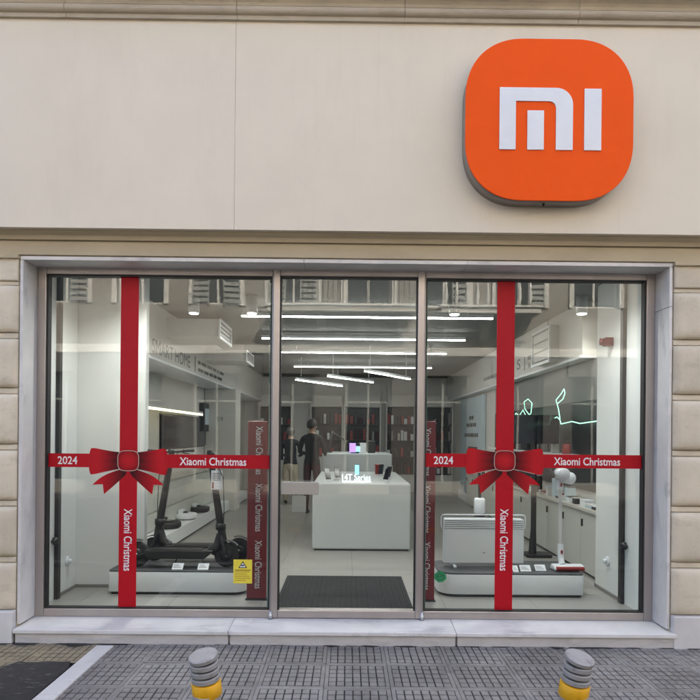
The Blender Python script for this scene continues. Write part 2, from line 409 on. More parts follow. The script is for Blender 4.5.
# cornice stones
prof = [(-.155, ZF1), (-.185, ZF1), (-.188, ZF1 + .028)]
for k in range(9):
    a = -math.pi / 2 + math.pi * k / 8; prof.append((-.192 - .032 * math.cos(a), ZF1 + .06 + .030 * math.sin(a)))
for k in range(7):
    a = math.pi / 2 * k / 6; prof.append((-.20 - .115 * (1 - math.cos(a)), ZF1 + .095 + .075 * math.sin(a)))
prof += [(-.325, ZF1 + .172), (-.325, ZF1 + .22), (-.052, ZF1 + .22), (-.052, ZF1 + .062), (-.155, ZF1 + .062)]
js = [-16, -4.6, -3.4, PY(65, 10, -.2).x, PY(237, 10, -.2).x, PY(405, 12, -.2).x, PY(579, 14, -.2).x, 3.0, 4.3, 16]
for a, b in zip(js[:-1], js[1:]):
    MB().prism(prof, 'x', a + .0015, b - .0015).build('cornice_stone', 'corn', bld)
# rusticated courses either side
zs = [.245] + [PY(10, y, 0).z for y in (559, 503, 447, 391, 336, 283)] + [ZL + .026]
for side, (x0, x1) in enumerate(((-4.6, XL - .034), (XR + .034, 4.6))):
    for k in range(len(zs) - 1):
        a, b = zs[k], zs[k + 1]
        top = k == len(zs) - 2
        lo, hi = a + (.026 if k else 0), b - (.026 if not top else .0)
        if top: lo = a + .012
        d = .026 if top else .046
        # bulging face: profile in y,z, the end towards the opening rounded too
        e0, e1 = (x0, x1)
        n = 12; mbk = MB(); rows = []
        for q in range(n + 1):
            t = q / n; zz = lo + (hi - lo) * t; s_ = 1 - abs(2 * t - 1) ** 7
            rows.append((zz, -.004 - d * (.55 + .45 * s_) if not top else -.004 - d))
        xs_ = [0, .012, .03, .06, .3, 1.0] if not top else [0, .01, .5, 1]
        V = []
        for zz, yy in rows:
            for u in xs_:
                f = 1 if top else min(1, .35 + .65 * (1 - (1 - min(1, u / .06)) ** 2.2))
                xx = (e1 - u * (e1 - e0)) if side == 0 else (e0 + u * (e1 - e0)) 
                if u < .3 and not top:
                    uu = u * 1.0; xx = (e1 - uu) if side == 0 else (e0 + uu)
                V.append((xx, yy * f, zz))
        m_ = len(xs_); F = [(i * m_ + j, i * m_ + j + 1, (i + 1) * m_ + j + 1, (i + 1) * m_ + j) for i in range(n) for j in range(m_ - 1)]
        mbk.add(V, F, 0, True)
        # close to the wall
        B = [(x, -.001, z) for (x, y, z) in V]
        idx = [j for j in range(m_)] + [i * m_ + m_ - 1 for i in range(1, n + 1)] + [n * m_ + j for j in range(m_ - 2, -1, -1)] + [i * m_ for i in range(n - 1, 0, -1)]
        base = len(mbk.v); mbk.v += [Vector(B[i]) for i in idx]; L = len(idx)
        for i in range(L):
            mbk.f.append([idx[i], idx[(i + 1) % L], base + (i + 1) % L, base + i]); mbk.m.append(0); mbk.sm.append(False)
        mbk.build('stone_block', 'stucco', bld)
        if k:
            box('joint_band', 'stucco', bld, x0, x1 - .002 if side == 0 else x1, -.016, -.0015, a - .020, a + .020 if not top else a + .010, bevel=.004)
    box('plinth_slab', 'marble', bld, x0, x1, -.075, -.001, -.02, .237, bevel=.006)
# marble reveal
zj = PY(660, 311, .15).z
for side, x in ((-1, XL), (1, XR)):
    x0, x1 = (x - .024, x) if side < 0 else (x, x + .024)
    if side > 0:
        box('marble_jamb', 'marble', bld, x0, x1, -.02, FY + .1, .13, zj - .0015, bevel=.003)
        box('marble_jamb', 'marble', bld, x0, x1, -.02, FY + .1, zj + .0015, ZL - .001, bevel=.003)
    else:
        box('marble_jamb', 'marble', bld, x0, x1, -.02, FY + .1, .13, ZL - .001, bevel=.003)
for a, b in ((-2.506, -.35), (-.348, .9), (.902, 2.474)):
    box('marble_lintel', 'marble', bld, a, b, -.02, FY + .1, ZL, ZL + .03, bevel=.003)
# long lintel fillet over the side courses
box('lintel_fillet', 'band', bld, -16, -2.508, -.055, -.003, ZL + .004, ZL + .032, bevel=.004)
box('lintel_fillet', 'band', bld, 2.476, 16, -.055, -.003, ZL + .004, ZL + .032, bevel=.004)
# step: sill slabs over risers
SX0, SX1 = PZ(13, 629, .108).x, PZ(668, 629, .108).x
sx = [SX0, PZ(233, 623, .108).x, PZ(451, 623, .108).x, SX1]
for a, b in zip(sx[:-1], sx[1:]):
    MB().prism([(-.085, .076), (FY + .12, .076), (FY + .12, .128), (FY, .125), (-.085, .106)], 'x', a + .001, b - .001).build('sill_slab', 'marble', bld, bevel=.005)
    box('riser_slab', 'riser', bld, a + .012, b - .003, -.065, -.035, -.02, .075, bevel=.003)
box('step_core', 'riser', bld, SX0 + .03, SX1 - .03, -.034, FY + .12, -.02, .074)

# ---- shopfront: two display windows and a door
TOPZ = PY(348, 270.5, FY).z; BOTZ = .126
xA, xB = PY(38, 440, FY).x, PY(656.5, 440, FY).x
xA, xB = XL + .001, XR - .001
xD0, xD1 = PY(272, 440, FY).x, PY(423.5, 440, FY).x
GY = FY + .045
def window_unit(x0, x1, name, l=.068, r=.068):
    fw = .052; bw = .062; tw = .052
    f = MB()
    f.box(x0, x0 + l, FY, FY + .09, BOTZ, TOPZ); f.box(x1 - r, x1, FY, FY + .09, BOTZ, TOPZ)
    f.box(x0 + l, x1 - r, FY + .002, FY + .09, BOTZ, BOTZ + bw); f.box(x0 + l, x1 - r, FY + .002, FY + .09, TOPZ - tw, TOPZ)
    o = f.build(name, 'alu', bld, bevel=.005)
    g = .012
    k = MB(); a0, a1, b0, b1 = x0 + l, x1 - r, BOTZ + bw, TOPZ - tw
    k.box(a0, a0 + g, FY + .015, FY + .075, b0, b1); k.box(a1 - g, a1, FY + .015, FY + .075, b0, b1)
    k.box(a0 + g, a1 - g, FY + .015, FY + .075, b0, b0 + g * .6); k.box(a0 + g, a1 - g, FY + .015, FY + .075, b1 - g, b1)
    k.build('gasket', 'rubber', o)
    MB().box(a0 + .004, a1 - .004, GY, GY + .01, b0 + .003, b1 - .003).build('pane', 'glass', o)
    return o, (a0, a1, b0, b1)
winL, rL = window_unit(xA, xD0 - .001, 'display_window', r=.008)
winR, rR = window_unit(xD1 + .001, xB, 'display_window', l=.008)
# door: its own slimmer frame
f = MB(); fw = .055; yd = FY - .012
f.box(xD0, xD0 + fw, yd, yd + .09, BOTZ + .004, TOPZ + .004); f.box(xD1 - fw, xD1, yd, yd + .09, BOTZ + .004, TOPZ + .004)
f.box(xD0 + fw, xD1 - fw, yd + .002, yd + .09, BOTZ + .004, BOTZ + .066); f.box(xD0 + fw, xD1 - fw, yd + .002, yd + .09, TOPZ - .05, TOPZ + .004)
door = f.build('glass_door', 'alu', bld, bevel=.006)
dk = MB(); a0, a1, b0, b1 = xD0 + fw, xD1 - fw, BOTZ + .066, TOPZ - .05; g = .010
dk.box(a0, a0 + g, yd + .015, yd + .075, b0, b1); dk.box(a1 - g, a1, yd + .015, yd + .075, b0, b1); dk.box(a0 + g, a1 - g, yd + .015, yd + .075, b1 - g, b1)
dk.build('gasket', 'rubber', door)
MB().box(a0 + .003, a1 - .003, yd + .04, yd + .05, b0 + .002, b1 - .003).build('pane', 'glass', door)
p0, p1 = PY(281, 482, yd), PY(318.5, 495, yd)
box('lock_plate', 'steel', door, p0.x, p1.x, yd + .018, yd + .039, p1.z, p0.z, bevel=.003)
q0, q1 = PY(292, 495.5, yd + .06), PY(306, 512, yd + .06)
box('lock_plate', 'steel', door, q0.x, q1.x, yd + .051, yd + .06, q1.z, q0.z, bevel=.002)
# floor pivots at the foot of the door posts
for x in (xD0 + .002, xD1 - .002):
    mb = MB(); mb.lathe([(.018, .122), (.018, .16), (.012, .165), (.012, .185)], (x, yd - .004, 0), 16)
    mb.build('pivot', 'steel', door)
# glass fins standing behind the posts
for x, s_ in ((xD0 - .040, -1), (xD1 + .026, 1)):
    box('glass_fin', 'edge', bld, x, x + .012, FY + .1, FY + .36, .112, TOPZ - .06)

# ================================================================== logo sign
c = PY(549.5, 119.8, -.31); SW, SH = 1.212, 1.165
sgn = thing('logo_sign', (c.x, -.16, c.z - SH / 2), 'large orange rounded-square logo sign with white letters on the fascia', 'sign')
def squircle(cx, cz, a, b, n=3.1, k=96):
    P = []
    for i in range(k):
        t = 2 * math.pi * i / k; ct, st = math.cos(t), math.sin(t)
        P.append((cx + a * math.copysign(abs(ct) ** (2 / n), ct), cz + b * math.copysign(abs(st) ** (2 / n), st)))
    return P
def softrect(cx, cz, a, b, r, e=2.25, k=18):
    P = []
    for qx, qz, t0 in ((1, 1, 0), (-1, 1, 90), (-1, -1, 180), (1, -1, 270)):
        for i in range(k + 1):
            t = R(t0 + 90 * i / k); ct, st = math.cos(t), math.sin(t)
            P.append((cx + qx * (a - r) + r * math.copysign(abs(ct) ** (2 / e), ct), cz + qz * (b - r) + r * math.copysign(abs(st) ** (2 / e), st)))
    return P
MB().prism(softrect(c.x, c.z, SW / 2 - .004, SH / 2 - .004, .426), 'y', -.298, -.1605, smooth=True).build('return', 'signside', sgn)
MB().prism(softrect(c.x, c.z, SW / 2, SH / 2, .43), 'y', -.312, -.2985, smooth=True).build('face', 'orange', sgn, bevel=.003)
def sgp(px, py): p = PY(px, py, -.342); return (p.x, p.z)
# upright letter geometry measured about the centre of the photograph's letters
k_ = (342 * 0 + (4.95 - .312)) / FPX
def L(px, py): return (c.x + (px - 549.5) * k_, c.z - (py - 119.8) * k_)
m_out = [L(499, 150.6), L(499, 88.4), L(556, 88.4)]
for i in range(1, 9):
    a = math.pi / 2 * i / 8; m_out.append(L(556 + 16.6 * math.sin(a), 88.4 + 16.6 * (1 - math.cos(a))))
m_out += [L(572.6, 150.6), L(555.6, 150.6), L(555.6, 109)]
for i in range(1, 7):
    a = math.pi / 2 * i / 6; m_out.append(L(555.6 - 7 * (1 - math.cos(a)), 109 - 7 * math.sin(a)))
m_out += [L(515.4, 102), L(515.4, 150.6)]
MB().prism(m_out, 'y', -.322, -.3125).build('letter', 'white', sgn, bevel=.002)
for (x0, x1, y0) in ((527, 543.6, 111.2), (584, 601.2, 88.8)):
    a, b = L(x0, 150.6), L(x1, y0)
    box('letter', 'white', sgn, a[0], b[0], -.322, -.3125, a[1], b[1], bevel=.002)
MB().lathe([(.006, -.02), (.009, -.018), (.009, 0.0)], (c.x - .02, -.25, c.z - SH / 2 + .002), 10).build('drain_screw', 'black', sgn)

# ================================================================== red ribbon stickers on the glass
RY = GY - .0012
bowm = mat('bow_print', (.4, .004, .014), .5, spec=.25)
n = bowm.node_tree; pr = n.nodes['Principled BSDF']
at_ = n.nodes.new('ShaderNodeAttribute'); at_.attribute_name = 'tone'
rp = n.nodes.new('ShaderNodeValToRGB'); rp.color_ramp.elements[0].color = (.03, .001, .003, 1); rp.color_ramp.elements[1].color = (.50, .006, .014, 1)
n.links.new(at_.outputs['Fac'], rp.inputs[0]); n.links.new(rp.outputs[0], pr.inputs['Base Color'])
def tone(o, fn):
    a = o.data.attributes.new('tone', 'FLOAT', 'POINT'); a.data.foreach_set('value', [fn(v.co) for v in o.data.vertices])
def strip_between(topc, botc, y, t=.0006):
    """flat vinyl between two curves (lists of (x,z)), as a thin grid"""
    mb = MB(); n = len(topc); r = 6
    for k in (0, 1):
        yy = y - t * k
        V = [(a[0] + (b[0] - a[0]) * q / r, yy, a[1] + (b[1] - a[1]) * q / r) for a, b in zip(topc, botc) for q in range(r + 1)]
        mb.add(V, [(i * (r + 1) + q, i * (r + 1) + q + 1, (i + 1) * (r + 1) + q + 1, (i + 1) * (r + 1) + q) for i in range(n - 1) for q in range(r)])
    return mb
def ribbon(cxp, cyp, x0, x1, win, lab, txt_x, yr_x):
    kk = (GY - CAM.y) / FPX
    C = PY(cxp, cyp, RY); cx, cz = C.x, C.z
    X0, X1 = win[0], win[1]
    th = thing('ribbon_sticker', (cx, RY, win[2]), lab, 'sticker', 'red ribbon stickers on the display windows')
    hw = 8.9 * kk; hh = 6.8 * kk
    box('vertical_band', 'red', th, cx - hw, cx + hw, RY, RY + .0009, win[2] + .002, win[3] - .002)
    for a, b in ((X0 + .002, cx - hw - .0005), (cx + hw + .0005, X1 - .002)):
        box('horizontal_band', 'red', th, a, b, RY, RY + .0009, cz - hh, cz + hh)
    def Q(dx, dy): return (cx + dx * kk, cz - dy * kk)
    yb = RY - .001
    for s_ in (-1, 1):
        # tail (below), with a notch in its end
        n_t = 10; mt = MB(); up_ = []; dn_ = []
        for i in range(n_t + 1):
            t = i / n_t
            up_.append(Q(s_ * (3 + 32.5 * t), 7.5 + 10.5 * t ** 1.15 + 6.2 * t ** 4))       # along the underside of the loop
            dn_.append(Q(s_ * (2 + 22.0 * t), 13.0 + 20.5 * t ** .92))
        nt2 = Q(s_ * 25.2, 23.6)                                                            # the notch
        for yy_ in (yb, yb + .0005):
            V = [(p[0], yy_, p[1]) for p in up_] + [(p[0], yy_, p[1]) for p in dn_] + [(nt2[0], yy_, nt2[1])]
            k1 = n_t + 1; F = []
            for i in range(n_t - 3): F.append((i, i + 1, k1 + i + 1, k1 + i))
            e_ = n_t - 3
            F += [(e_, e_ + 1, 2 * k1), (e_ + 1, e_ + 2, 2 * k1), (e_ + 2, e_ + 3, 2 * k1), (k1 + e_, 2 * k1, k1 + e_ + 1), (k1 + e_ + 1, 2 * k1, k1 + e_ + 2), (k1 + e_ + 2, 2 * k1, k1 + e_ + 3), (e_, 2 * k1, k1 + e_)]
            mt.add(V, F)
        o = mt.build('bow_tail', bowm, th); ox = ORG[th.name].x
        tone(o, lambda co: min(1, max(0, (abs(co.x) / kk - 4) / 24)))
        # loop
        top = []; bot = []
        for i in range(13):
            t = i / 12
            top.append(Q(s_ * (9.0 + 28.0 * t), -8.6 - 4.6 * t ** 1.25 + (.9 * ((t - .8) / .2) ** 2 if t > .8 else 0)))
            bot.append(Q(s_ * (9.0 + 28.4 * t), 8.4 + 6.2 * t ** 1.1 - (.7 * ((t - .8) / .2) ** 2 if t > .8 else 0)))
        o = strip_between(top, bot, yb - .0012).build('bow_loop', bowm, th)
        zc_ = cz - ORG[th.name].z
        tone(o, lambda co: max(0, min(1, max(0, (abs(co.x) / kk - 8) / 22)) ** 1.1 - .22 * max(0, math.cos((co.z - zc_) / kk / (abs(co.x) / kk + 4) * 22)) * max(0, 1 - abs(co.x) / kk / 36)))
        # rounded outer cheek of the loop
        e = [Q(s_ * (37.0 + .4 * i / 10 + 2.3 * math.sin(math.pi * i / 10) ** .7), -12.3 + 26.2 * i / 10) for i in range(11)]
        e2 = [Q(s_ * (36.8 + .4 * i / 10), -12.3 + 26.2 * i / 10) for i in range(11)]
        o = strip_between(e, e2, yb - .0012).build('loop_edge', bowm, th); tone(o, lambda co: .95)
        ln = MB(); pts = [Q(s_ * (9.0 + 28.4 * i / 12), 8.5 + 6.2 * (i / 12) ** 1.1) for i in range(13)]
        ln.tube([(p[0], yb - .0022, p[1]) for p in pts[:10]], .0028, 6); ln.build('outline', 'gold', th)
    kn = squircle(cx, cz, 10.4 * kk, 10.0 * kk, 3.6, 48)
    mk = MB(); V = [(cx, yb - .003, cz)]; r_ = 5
    for q in range(1, r_ + 1):
        V += [(cx + (p[0] - cx) * q / r_, yb - .003 + .0002 * q, cz + (p[1] - cz) * q / r_) for p in kn]
    F = [(0, 1 + i, 1 + (i + 1) % 48) for i in range(48)]
    for q in range(r_ - 1): F += [(1 + q * 48 + i, 1 + q * 48 + (i + 1) % 48, 1 + (q + 1) * 48 + (i + 1) % 48, 1 + (q + 1) * 48 + i) for i in range(48)]
    mk.add(V, F); o = mk.build('knot', bowm, th)
    dz = cz - ORG[th.name].z
    tone(o, lambda co: max(.25, 1.02 - ((co.x / (10.4 * kk)) ** 2 + ((co.z - dz) / (10 * kk)) ** 2) * .55))
    MB().tube([(p[0], yb - .003, p[1]) for p in kn], .0032, 6, closed=True).build('outline', 'gold', th)
    # lettering
    yt = RY - .0008
    p = PY(yr_x, cyp, yt); place(text_mb('2024', width=19.5 * kk, height=8.0 * kk, bold=.015), (p.x, yt, cz), (1, 0, 0), (0, 0, 1)).build('lettering', 'print', th)
    p = PY(txt_x, cyp, yt); place(text_mb('Xiaomi Christmas', width=66.5 * kk, height=8.0 * kk, bold=.015), (p.x, yt, cz), (1, 0, 0), (0, 0, 1)).build('lettering', 'print', th)
    p = PY(cxp, cyp + 79, yt); place(text_mb('Xiaomi Christmas', width=62 * kk, height=8.2 * kk, bold=.012), (cx + .2 * kk, yt, p.z), (0, 0, -1), (1, 0, 0)).build('lettering', 'print', th)
    return th
ribbon(128.4, 460.8, 43, 270, rL, 'red ribbon and bow sticker on the left display window, in front of the scooters', 213, 67.5)
ribbon(504.6, 460.8, 421, 646, rR, 'red ribbon and bow sticker on the right display window, in front of the heater', 587, 443.5)

# yellow notice and green sticker on the glass
a, b = PY(233.5, 559.5, RY), PY(252, 583.5, RY)
nt_ = thing('warning_notice', (a.x, RY, b.z), 'small yellow warning notice with black triangle stuck low on the left window', 'notice')
box('sheet', 'ystick', nt_, a.x, b.x, RY, RY + .0006, b.z, a.z)
cx = (a.x + b.x) / 2
tri = [(cx - .035, a.z - .068), (cx + .035, a.z - .068), (cx, a.z - .012)]
MB().prism(tri, 'y', RY - .0012, RY - .0004).build('pictogram', 'black', nt_)
tri = [(cx - .024, a.z - .062), (cx + .024, a.z - .062), (cx, a.z - .024)]
MB().prism(tri, 'y', RY - .0020, RY - .0013).build('pictogram', 'white', nt_)
box('pictogram', 'black', nt_, cx - .012, cx + .010, RY - .0028, RY - .0021, a.z - .052, a.z - .042)
for k in range(6):
    zz = a.z - .08 - k * .017
    box('text_line', 'yinner', nt_, a.x + .012, b.x - .012 - (.03 if k % 3 == 2 else 0) - .01 * (k % 2), RY - .0012, RY - .0004, zz - (.010 if k == 0 else .005), zz)
a, b = PY(434, 571, RY), PY(446.5, 582.5, RY); gx, gz, gr = (a.x + b.x) / 2, (a.z + b.z) / 2, (b.x - a.x) / 2
gs = thing('round_sticker', (gx, RY, b.z), 'small green octagonal sticker low on the right window beside the door', 'sticker')
oc = [(gx + gr * math.cos(math.pi / 4 * i + .39) * (1 + .06 * (i % 2)), gz + gr * .92 * math.sin(math.pi / 4 * i + .39)) for i in range(8)]
MB().prism(oc, 'y', RY, RY + .0006).build('sheet', 'green', gs)
mb = MB(); mb.tube([(gx + gr * .6 * math.cos(t * .6283), RY - .001, gz + gr * .5 * math.sin(t * .6283)) for t in range(10)], .002, 5, closed=True)
mb.tube([(gx - gr * .5, RY - .001, gz), (gx + gr * .5, RY - .001, gz + gr * .2)], .002, 5); mb.build('ring_print', 'black', gs)

# ================================================================== bollards
def bollard(px, py, tilt, lab, first=None):
    Y = -2.1; p = PY(px, py, Y); r = .062; top = p.z
    th = thing('bollard', (p.x, Y, 0.0), lab, 'bollard', 'bollards along the kerb')
    prof = [(r + .02, 0), (r + .02, .012), (r, .02), (r, top - .19)]
    MB().lathe([(x, z) for x, z in prof] + [(r, top - .187)], (p.x, Y, 0), 32).build('post', 'bollard', th)
    def seg(h0, h1, rr): return MB().lathe([(rr - .002, h0), (rr, h0 + .002), (rr, h1 - .002), (rr - .002, h1)], (0, 0, 0), 32)
    T = Matrix.Translation((p.x, Y, top - .16)) @ Matrix.Rotation(tilt[0], 4, 'Y') @ Matrix.Rotation(tilt[1], 4, 'X')
    def put(mb, name, m): mb.v = [T @ q for q in mb.v]; return mb.build(name, m, th)
    put(seg(-.035, .028, r + .0022), 'reflective_band', 'yellow')
    put(MB().lathe([(r - .014, .02), (r - .014, .122)], (0, 0, 0), 24), 'core', 'black')
    for k in range(3):
        h = .0345 + k * .031
        put(MB().lathe([(r - .004, h), (r, h + .003), (r, h + .020), (r - .004, h + .023)], (0, 0, 0), 48, smooth=False), 'ring', 'bollard')
    T = T @ Matrix.Translation((0, 0, .140)) @ Matrix.Rotation(tilt[0] * .8, 4, 'Y') @ Matrix.Rotation(tilt[1] * .8, 4, 'X')
    mb = MB().lathe([(r - .010, -.010), (r + .001, -.006), (r + .002, .009), (r - .003, .013), (.02, .014), (.001, .0142)], (0, 0, 0), 48, smooth=False)
    put(mb, 'cap', 'bollard')
    return th
bollard(207, 651, (R(-5), R(7)), 'grey bollard with yellow band and tilted cap, left of the entrance')
bollard(574.5, 652.5, (R(6), R(8)), 'grey bollard with yellow band and worn cap, right of the entrance')

# ================================================================== shop interior shell
FZ = .106; CZ = 3.1; YB = 12.2
fl = tag(MB().box(-3.3, 3.3, FY + .125, YB, -.05, FZ - .004).build('shop_floor', 'grout', origin=(0, 5, FZ)), kind='structure')
tw = .8
for i in range(8):
    for j in range(15):
        x0 = -3.2 + i * tw + .06; y0 = FY + .13 + j * tw
        box('floor_tile', 'floor', fl, x0 + .0015, x0 + tw - .0015, y0 + .0015, min(YB, y0 + tw) - .0015, FZ - .0038, FZ)
tag(MB().box(-3.3, 3.3, .41, YB, CZ, CZ + .2).build('shop_ceiling', 'ceil', origin=(0, 5, CZ)), kind='structure')
tag(MB().box(-3.3, 3.3, YB, YB + .2, -.05, CZ).build('shop_wall_back', 'iwallw', origin=(0, YB, FZ)), kind='structure')
lw = tag(MB().box(-3.0, -2.75, 1.365, YB, FZ - .05, CZ).build('shop_wall_left', 'iwallw', origin=(-2.75, 5, FZ)), kind='structure')
rw = tag(MB().box(2.75, 3.0, 1.5, YB, FZ - .05, CZ).build('shop_wall_right', 'iwallw', origin=(2.75, 5, FZ)), kind='structure')
# side reveals and the white pier behind the left window
wl = tag(MB().box(-2.9, -2.6, FY + .1, 1.26, FZ - .05, CZ).build('side_wall', 'iwall', origin=(-2.6, .8, FZ)), kind='structure')
box('skirting', 'skirt', wl, -2.6, -2.588, .86, 1.26, FZ, FZ + .03)
pl = tag(MB().box(-2.9, -1.945, 1.262, 1.36, FZ - .05, CZ).build('pier', 'iwall', origin=(-2.2, 1.262, FZ), bevel=.008), kind='structure')
box('skirting', 'skirt', pl, -2.6, -1.935, 1.25, 1.2615, FZ, FZ + .03)
wr = tag(MB().box(2.48, 2.9, FY + .1, 1.49, FZ - .05, CZ).build('side_wall', 'iwall', origin=(2.48, .8, FZ), bevel=.008), kind='structure')
box('skirting', 'skirt', wr, 2.468, 2.4795, .86, 1.48, FZ, FZ + .03)
# black vertical tracks with a round knob at the side walls
for x, s_, lab in ((-2.6, 1, 'black vertical shutter track with knob on the left side wall'), (2.48, -1, 'black vertical shutter track with knob on the right side wall')):
    th = thing('shutter_track', (x + s_ * .02, .83, FZ), lab, 'shutter track')
    box('track', 'black', th, min(x, x + s_ * .035), max(x, x + s_ * .035), .80, .86, FZ, CZ - .02, bevel=.004)
    z = 1.6 - (543 - 434) * 5.75 / FPX
    MB().lathe([(.016, 0), (.018, .03), (.034, .035), (.034, .06), (.02, .068)], (x + s_ * .018, .73, z), 16, axis='y').build('knob', 'black', th)
# wall sensor / socket
for px, X, lab in ((67, -2.6, 'small white socket low on the left side wall'), (608, 2.48, 'round white sensor on the right side wall')):
    p = PX(px, 561, X); s_ = 1 if X < 0 else -1
    th = thing('wall_socket', (X, p.y, p.z - .04), lab, 'socket')
    MB().lathe([(.044, 0), (.044, s_ * .012), (.034, s_ * .016)], (X, p.y, p.z), 20, axis='x').build('plate', 'white', th)
    MB().lathe([(.022, 0), (.022, s_ * .026), (.012, s_ * .03)], (X + s_ * .0165, p.y, p.z), 16, axis='x').build('plug', 'white', th)

# ceiling lamps: surface cylinders
def spot(px, py, lab, xy=None, watts=18):
    p = PZ(px, py, CZ); x, y = xy or (p.x, p.y)
    th = thing('ceiling_spotlight', (x, y, CZ - .2), lab, 'spotlight', 'white cylinder spotlights on the ceiling')
    MB().lathe([(.056, CZ - .19), (.06, CZ - .185), (.06, CZ - .002)], (x, y, 0), 24).build('housing', 'white', th)
    MB().lathe([(.048, CZ - .196), (.048, CZ - .1905)], (x, y, 0), 24).build('lens', 'spot', th)
    ld = bpy.data.lights.new('spot_beam', 'SPOT'); ld.energy = watts; ld.spot_size = R(120); ld.spot_blend = .8; ld.shadow_soft_size = .045; ld.color = (1, .97, .92)
    lo = bpy.data.objects.new('spot_beam', ld); COL.objects.link(lo); lo.parent = th; lo.location = (0, 0, -.002)
spot(194, 296, 'white cylinder spotlight nearest the left red ribbon')
spot(252, 296, 'white cylinder spotlight left of the door frame')
spot(454.5, 297, 'white cylinder spotlight right of the door frame')
spot(582, 296, 'white cylinder spotlight nearest the right side wall', watts=5)
spot(607, 303, 'white cylinder spotlight farthest right, beside the red alarm', watts=4)
for x, lab in ((-1.75, 'added unseen downlight in the ceiling, brightening the scooter display'), (1.7, 'added unseen downlight in the ceiling, brightening the heater display')):
    th = thing('added_downlight', (x, .72, CZ - .02), lab, 'downlight', 'added unseen downlights over the windows')  # added lamps above the view, there to brighten the pier and window fronts
    MB().lathe([(.09, CZ - .012), (.10, CZ - .006), (.10, CZ - .0005)], (x, .72, 0), 24).build('trim_ring', 'white', th)
    MB().lathe([(.075, CZ - .018), (.075, CZ - .0125)], (x, .72, 0), 24).build('lens', 'spot', th)
    ld = bpy.data.lights.new('added_downlight_beam', 'SPOT'); ld.energy = 34; ld.spot_size = R(140); ld.spot_blend = 1; ld.shadow_soft_size = .07; ld.color = (1, .98, .95)
    lo = bpy.data.objects.new('added_downlight_beam', ld); COL.objects.link(lo); lo.parent = th; lo.location = (0, 0, -.002)
# linear LED strips across the shop
def led(a, b, lab, wd=.02):
    a, b = Vector(a), Vector(b); d = (b - a); L_ = d.length; ang = math.atan2(d.y, d.x)
    th = thing('linear_light', tuple((a + b) / 2), lab, 'light', 'linear LED lights on the ceiling')
    T = Matrix.Translation((a + b) / 2) @ Matrix.Rotation(ang, 4, 'Z')
    z0 = 0
    MB().box(-L_ / 2, L_ / 2, -wd, wd, .0, .04).xf(T).build('housing', 'white', th)
    MB().box(-L_ / 2 + .005, L_ / 2 - .005, -wd * .8, wd * .8, -.012, -.0005).xf(T).build('diffuser', 'led', th)
    for sx_ in (-L_ * .4, L_ * .4):
        MB().tube([(sx_, 0, .04), (sx_, 0, CZ - a.z)], .004, 6).xf(T).build('suspension', 'white', th)
ords = ['nearest', 'second', 'third', 'fourth']
for k, (x0, x1, y) in enumerate(((242, 494, 317), (262, 466, 339), (280, 447, 352.8), (294, 432, 367.2))):
    a, b = PZ(x0, y - .6, 3.0), PZ(x1, y + .6, 3.0); yy = (a.y + b.y) / 2
    led((a.x, yy, 3.0), (b.x, yy, 3.0), f'{ords[k]} bright linear ceiling light running straight across the shop')
for k, (x0, y0, x1, y1, nm) in enumerate(((296, 379.5, 342, 386, 'left'), (328, 376, 373, 382.3, 'middle'), (365, 371, 410, 379, 'right'))):
    a, b = PZ(x0, y0, 2.65), PZ(x1, y1, 2.65)
    led((a.x, a.y, 2.65), (b.x, b.y, 2.65), f'{nm} of the three slanting linear lights at the back')

# air-conditioning ducts on the left, an added box for a reflection on the right
def duct(px0, px1, py0, py1, Y, dep, right, lab):
    a, b = PY(px0, py0, Y), PY(px1, py1, Y)
    th = thing('air_duct', ((a.x + b.x) / 2, Y, b.z), lab, 'duct', 'white air ducts under the ceiling')
    box('casing', 'ac', th, a.x, b.x, Y, Y + dep, b.z, a.z, bevel=.01)
    xe = b.x if right else a.x; s_ = 1 if right else -1
    h = a.z - b.z; mb = MB(); x0, x1 = sorted((xe + s_ * .001, xe + s_ * .02))
    mb.box(x0, x1, Y - .03, Y + .0, b.z - .02, a.z); mb.box(x0, x1, Y + dep, Y + dep + .03, b.z - .02, a.z)
    mb.box(x0, x1, Y + .0005, Y + dep - .0005, b.z - .02, b.z + .015); mb.box(x0, x1, Y + .0005, Y + dep - .0005, a.z - .03, a.z)
    mb.build('grille_frame', 'white', th)
    for q in range(4):
        z = b.z + .03 + (h - .07) * q / 3; box('grille_slat', 'skirt', th, x0, x1 - .006 * 1, Y + .002, Y + dep - .002, z - .006, z + .006)
    for xx in (a.x + .08, b.x - .08):
        MB().tube([(xx, Y + dep / 2, a.z), (xx, Y + dep / 2, CZ)], .006, 6).build('hanger', 'skirt', th)
duct(150, 219, 318, 337, 3.05, .75, True, 'nearer white air duct with grille end, left of the ceiling lights')
duct(160, 246, 349, 361, 5.2, .7, True, 'farther white air duct with grille end, above the smart home header')
duct(550, 600, 325, 361, 3.0, .7, False, 'large white box at the upper right in place of a reflection, beside the red alarm')  # added box standing in for a reflection in the glass, shaped like the ducts

